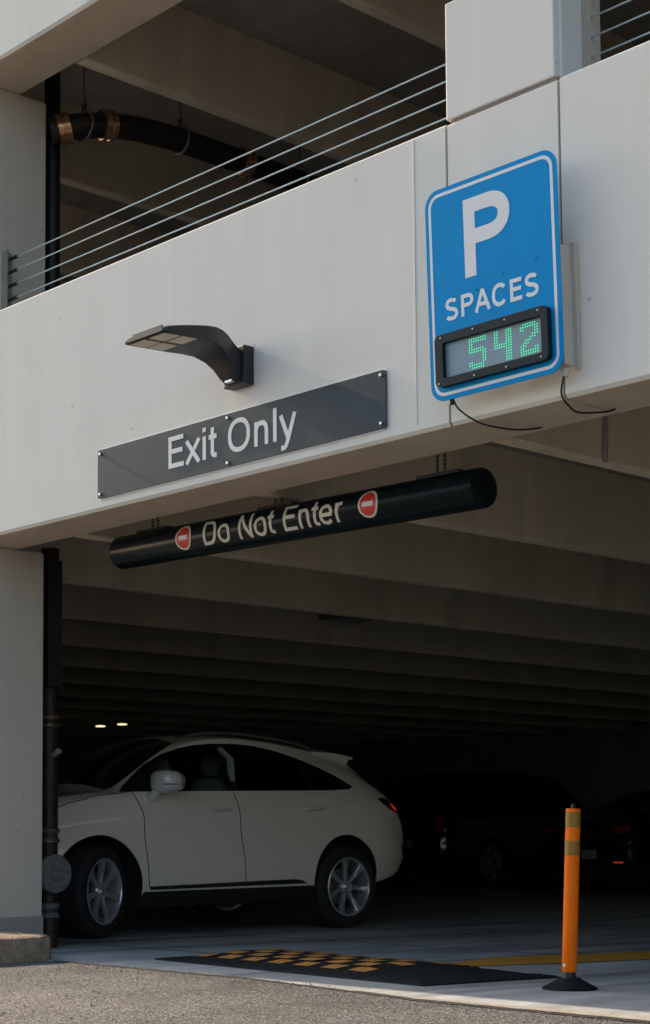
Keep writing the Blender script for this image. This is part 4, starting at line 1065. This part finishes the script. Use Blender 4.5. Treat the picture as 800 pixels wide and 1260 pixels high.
TAB_S = [(0.00, .55, .28, .55, .52, .62, .48, .66), (.15, .78, .22, .68, .75, .74, .68, .78), (.6, .88, .19, .82, .84, .88, .76, .93), (1.3, .915, .18, .90, .86, .95, .78, 1.0),
         (1.6, .915, .18, .93, .86, 1.06, .74, 1.14), (2.1, .915, .18, .94, .86, 1.32, .62, 1.38), (2.5, .915, .18, .95, .86, 1.40, .58, 1.46), (3.1, .915, .18, .96, .86, 1.37, .57, 1.44),
         (3.6, .915, .19, .97, .85, 1.22, .60, 1.30), (4.0, .905, .21, .98, .84, 1.06, .68, 1.12), (4.4, .88, .24, .97, .80, 1.03, .70, 1.07), (4.62, .83, .29, .93, .75, .98, .66, 1.02), (4.74, .74, .36, .78, .66, .84, .60, .88)]
def dark_car(name, label, cat, tx, rear_p, tab, L_, paint, wheels, win, tails, plate, extra):
    # flip: local x -> world -y ; so tail (x=L) is nearest the opening ; local +y -> world +x
    c = Car(name, label, cat, (tx, rear_p+L_, floorz(12)), True, tab, paint)
    bake(c)
    c.cut(lambda bm: arches(bm, [(w_, .38, .42) for w_ in wheels]), 0); c.finish()
    for w_ in wheels:
        wheel(c.root, w_, -.86, rot=.2, hi=False); wheel(c.root, w_, .86, side=1, rot=.2, hi=False)
    for mode in ('L', 'R'):
        for k, (xa, xb, za, zb) in enumerate(win): c.patch('side_window', [(xa, za), (xb, za), (xb-.05, zb), (xa+.12, zb)], mode, .003, M['glass_black'], step=.1)
    for (ya, yb, za, zb, mt) in tails:
        for sg in (-1, 1): c.patch('tail_lamp', [(sg*ya, za), (sg*yb, za), (sg*yb, zb), (sg*ya, zb)], 'B', .006, mt, step=.05)
    c.patch('number_plate', plate, 'B', .010, M['plate'], step=.2)
    for nm, poly, mt in extra: c.patch(nm, poly, 'B', .008, mt, step=.1)
    return c
def rc(y0, y1, z0, z1): return [(y0, z0), (y1, z0), (y1, z1), (y0, z1)]
dark_car('dark_truck', 'tall dark blue utility vehicle at the back behind the white car', 'car', -18.9, 19.55, TAB_B, 5.06, M['car_dark'], (.98, 4.02),
         [(1.75, 2.75, 1.24, 1.66), (2.85, 3.75, 1.24, 1.70), (3.85, 4.55, 1.24, 1.68)], [(.76, .90, .86, 1.14, M['tail'])], rc(-.26, .26, .62, .74),
         [('rear_window', rc(-.66, .66, 1.22, 1.55), M['glass_black']), ('chrome_strip', rc(-.66, .66, 1.005, 1.025), M['chrome']), ('bumper_bar', rc(-.78, .78, .52, .56), M['chrome'])])
dark_car('dark_sedan', 'black sedan parked nose in at the right, number plate showing', 'car', -14.05, 18.0, TAB_S, 4.74, M['car_black'], (.92, 3.68),
         [(1.95, 2.75, 1.0, 1.30), (2.82, 3.5, 1.0, 1.30)], [(.50, .72, .84, .93, M['tail'])], rc(-.02, .24, .50, .62),
         [('chrome_strip', rc(-.50, .50, .815, .83), M['chrome']), ('reflector', rc(.50, .66, .45, .47), M['tail_lit'])])
dark_car('dark_sedan', 'dark car at the far right edge with a glowing slanted tail lamp', 'car', -11.15, 17.2, scaled(TAB_S, 1.0, 1.0, 1.14), 4.74, M['car_black'], (.92, 3.68),
         [(1.95, 2.75, 1.14, 1.48)], [(.60, .66, .92, 1.08, M['tail_lit'])], rc(-.18, .18, .55, .67), [])
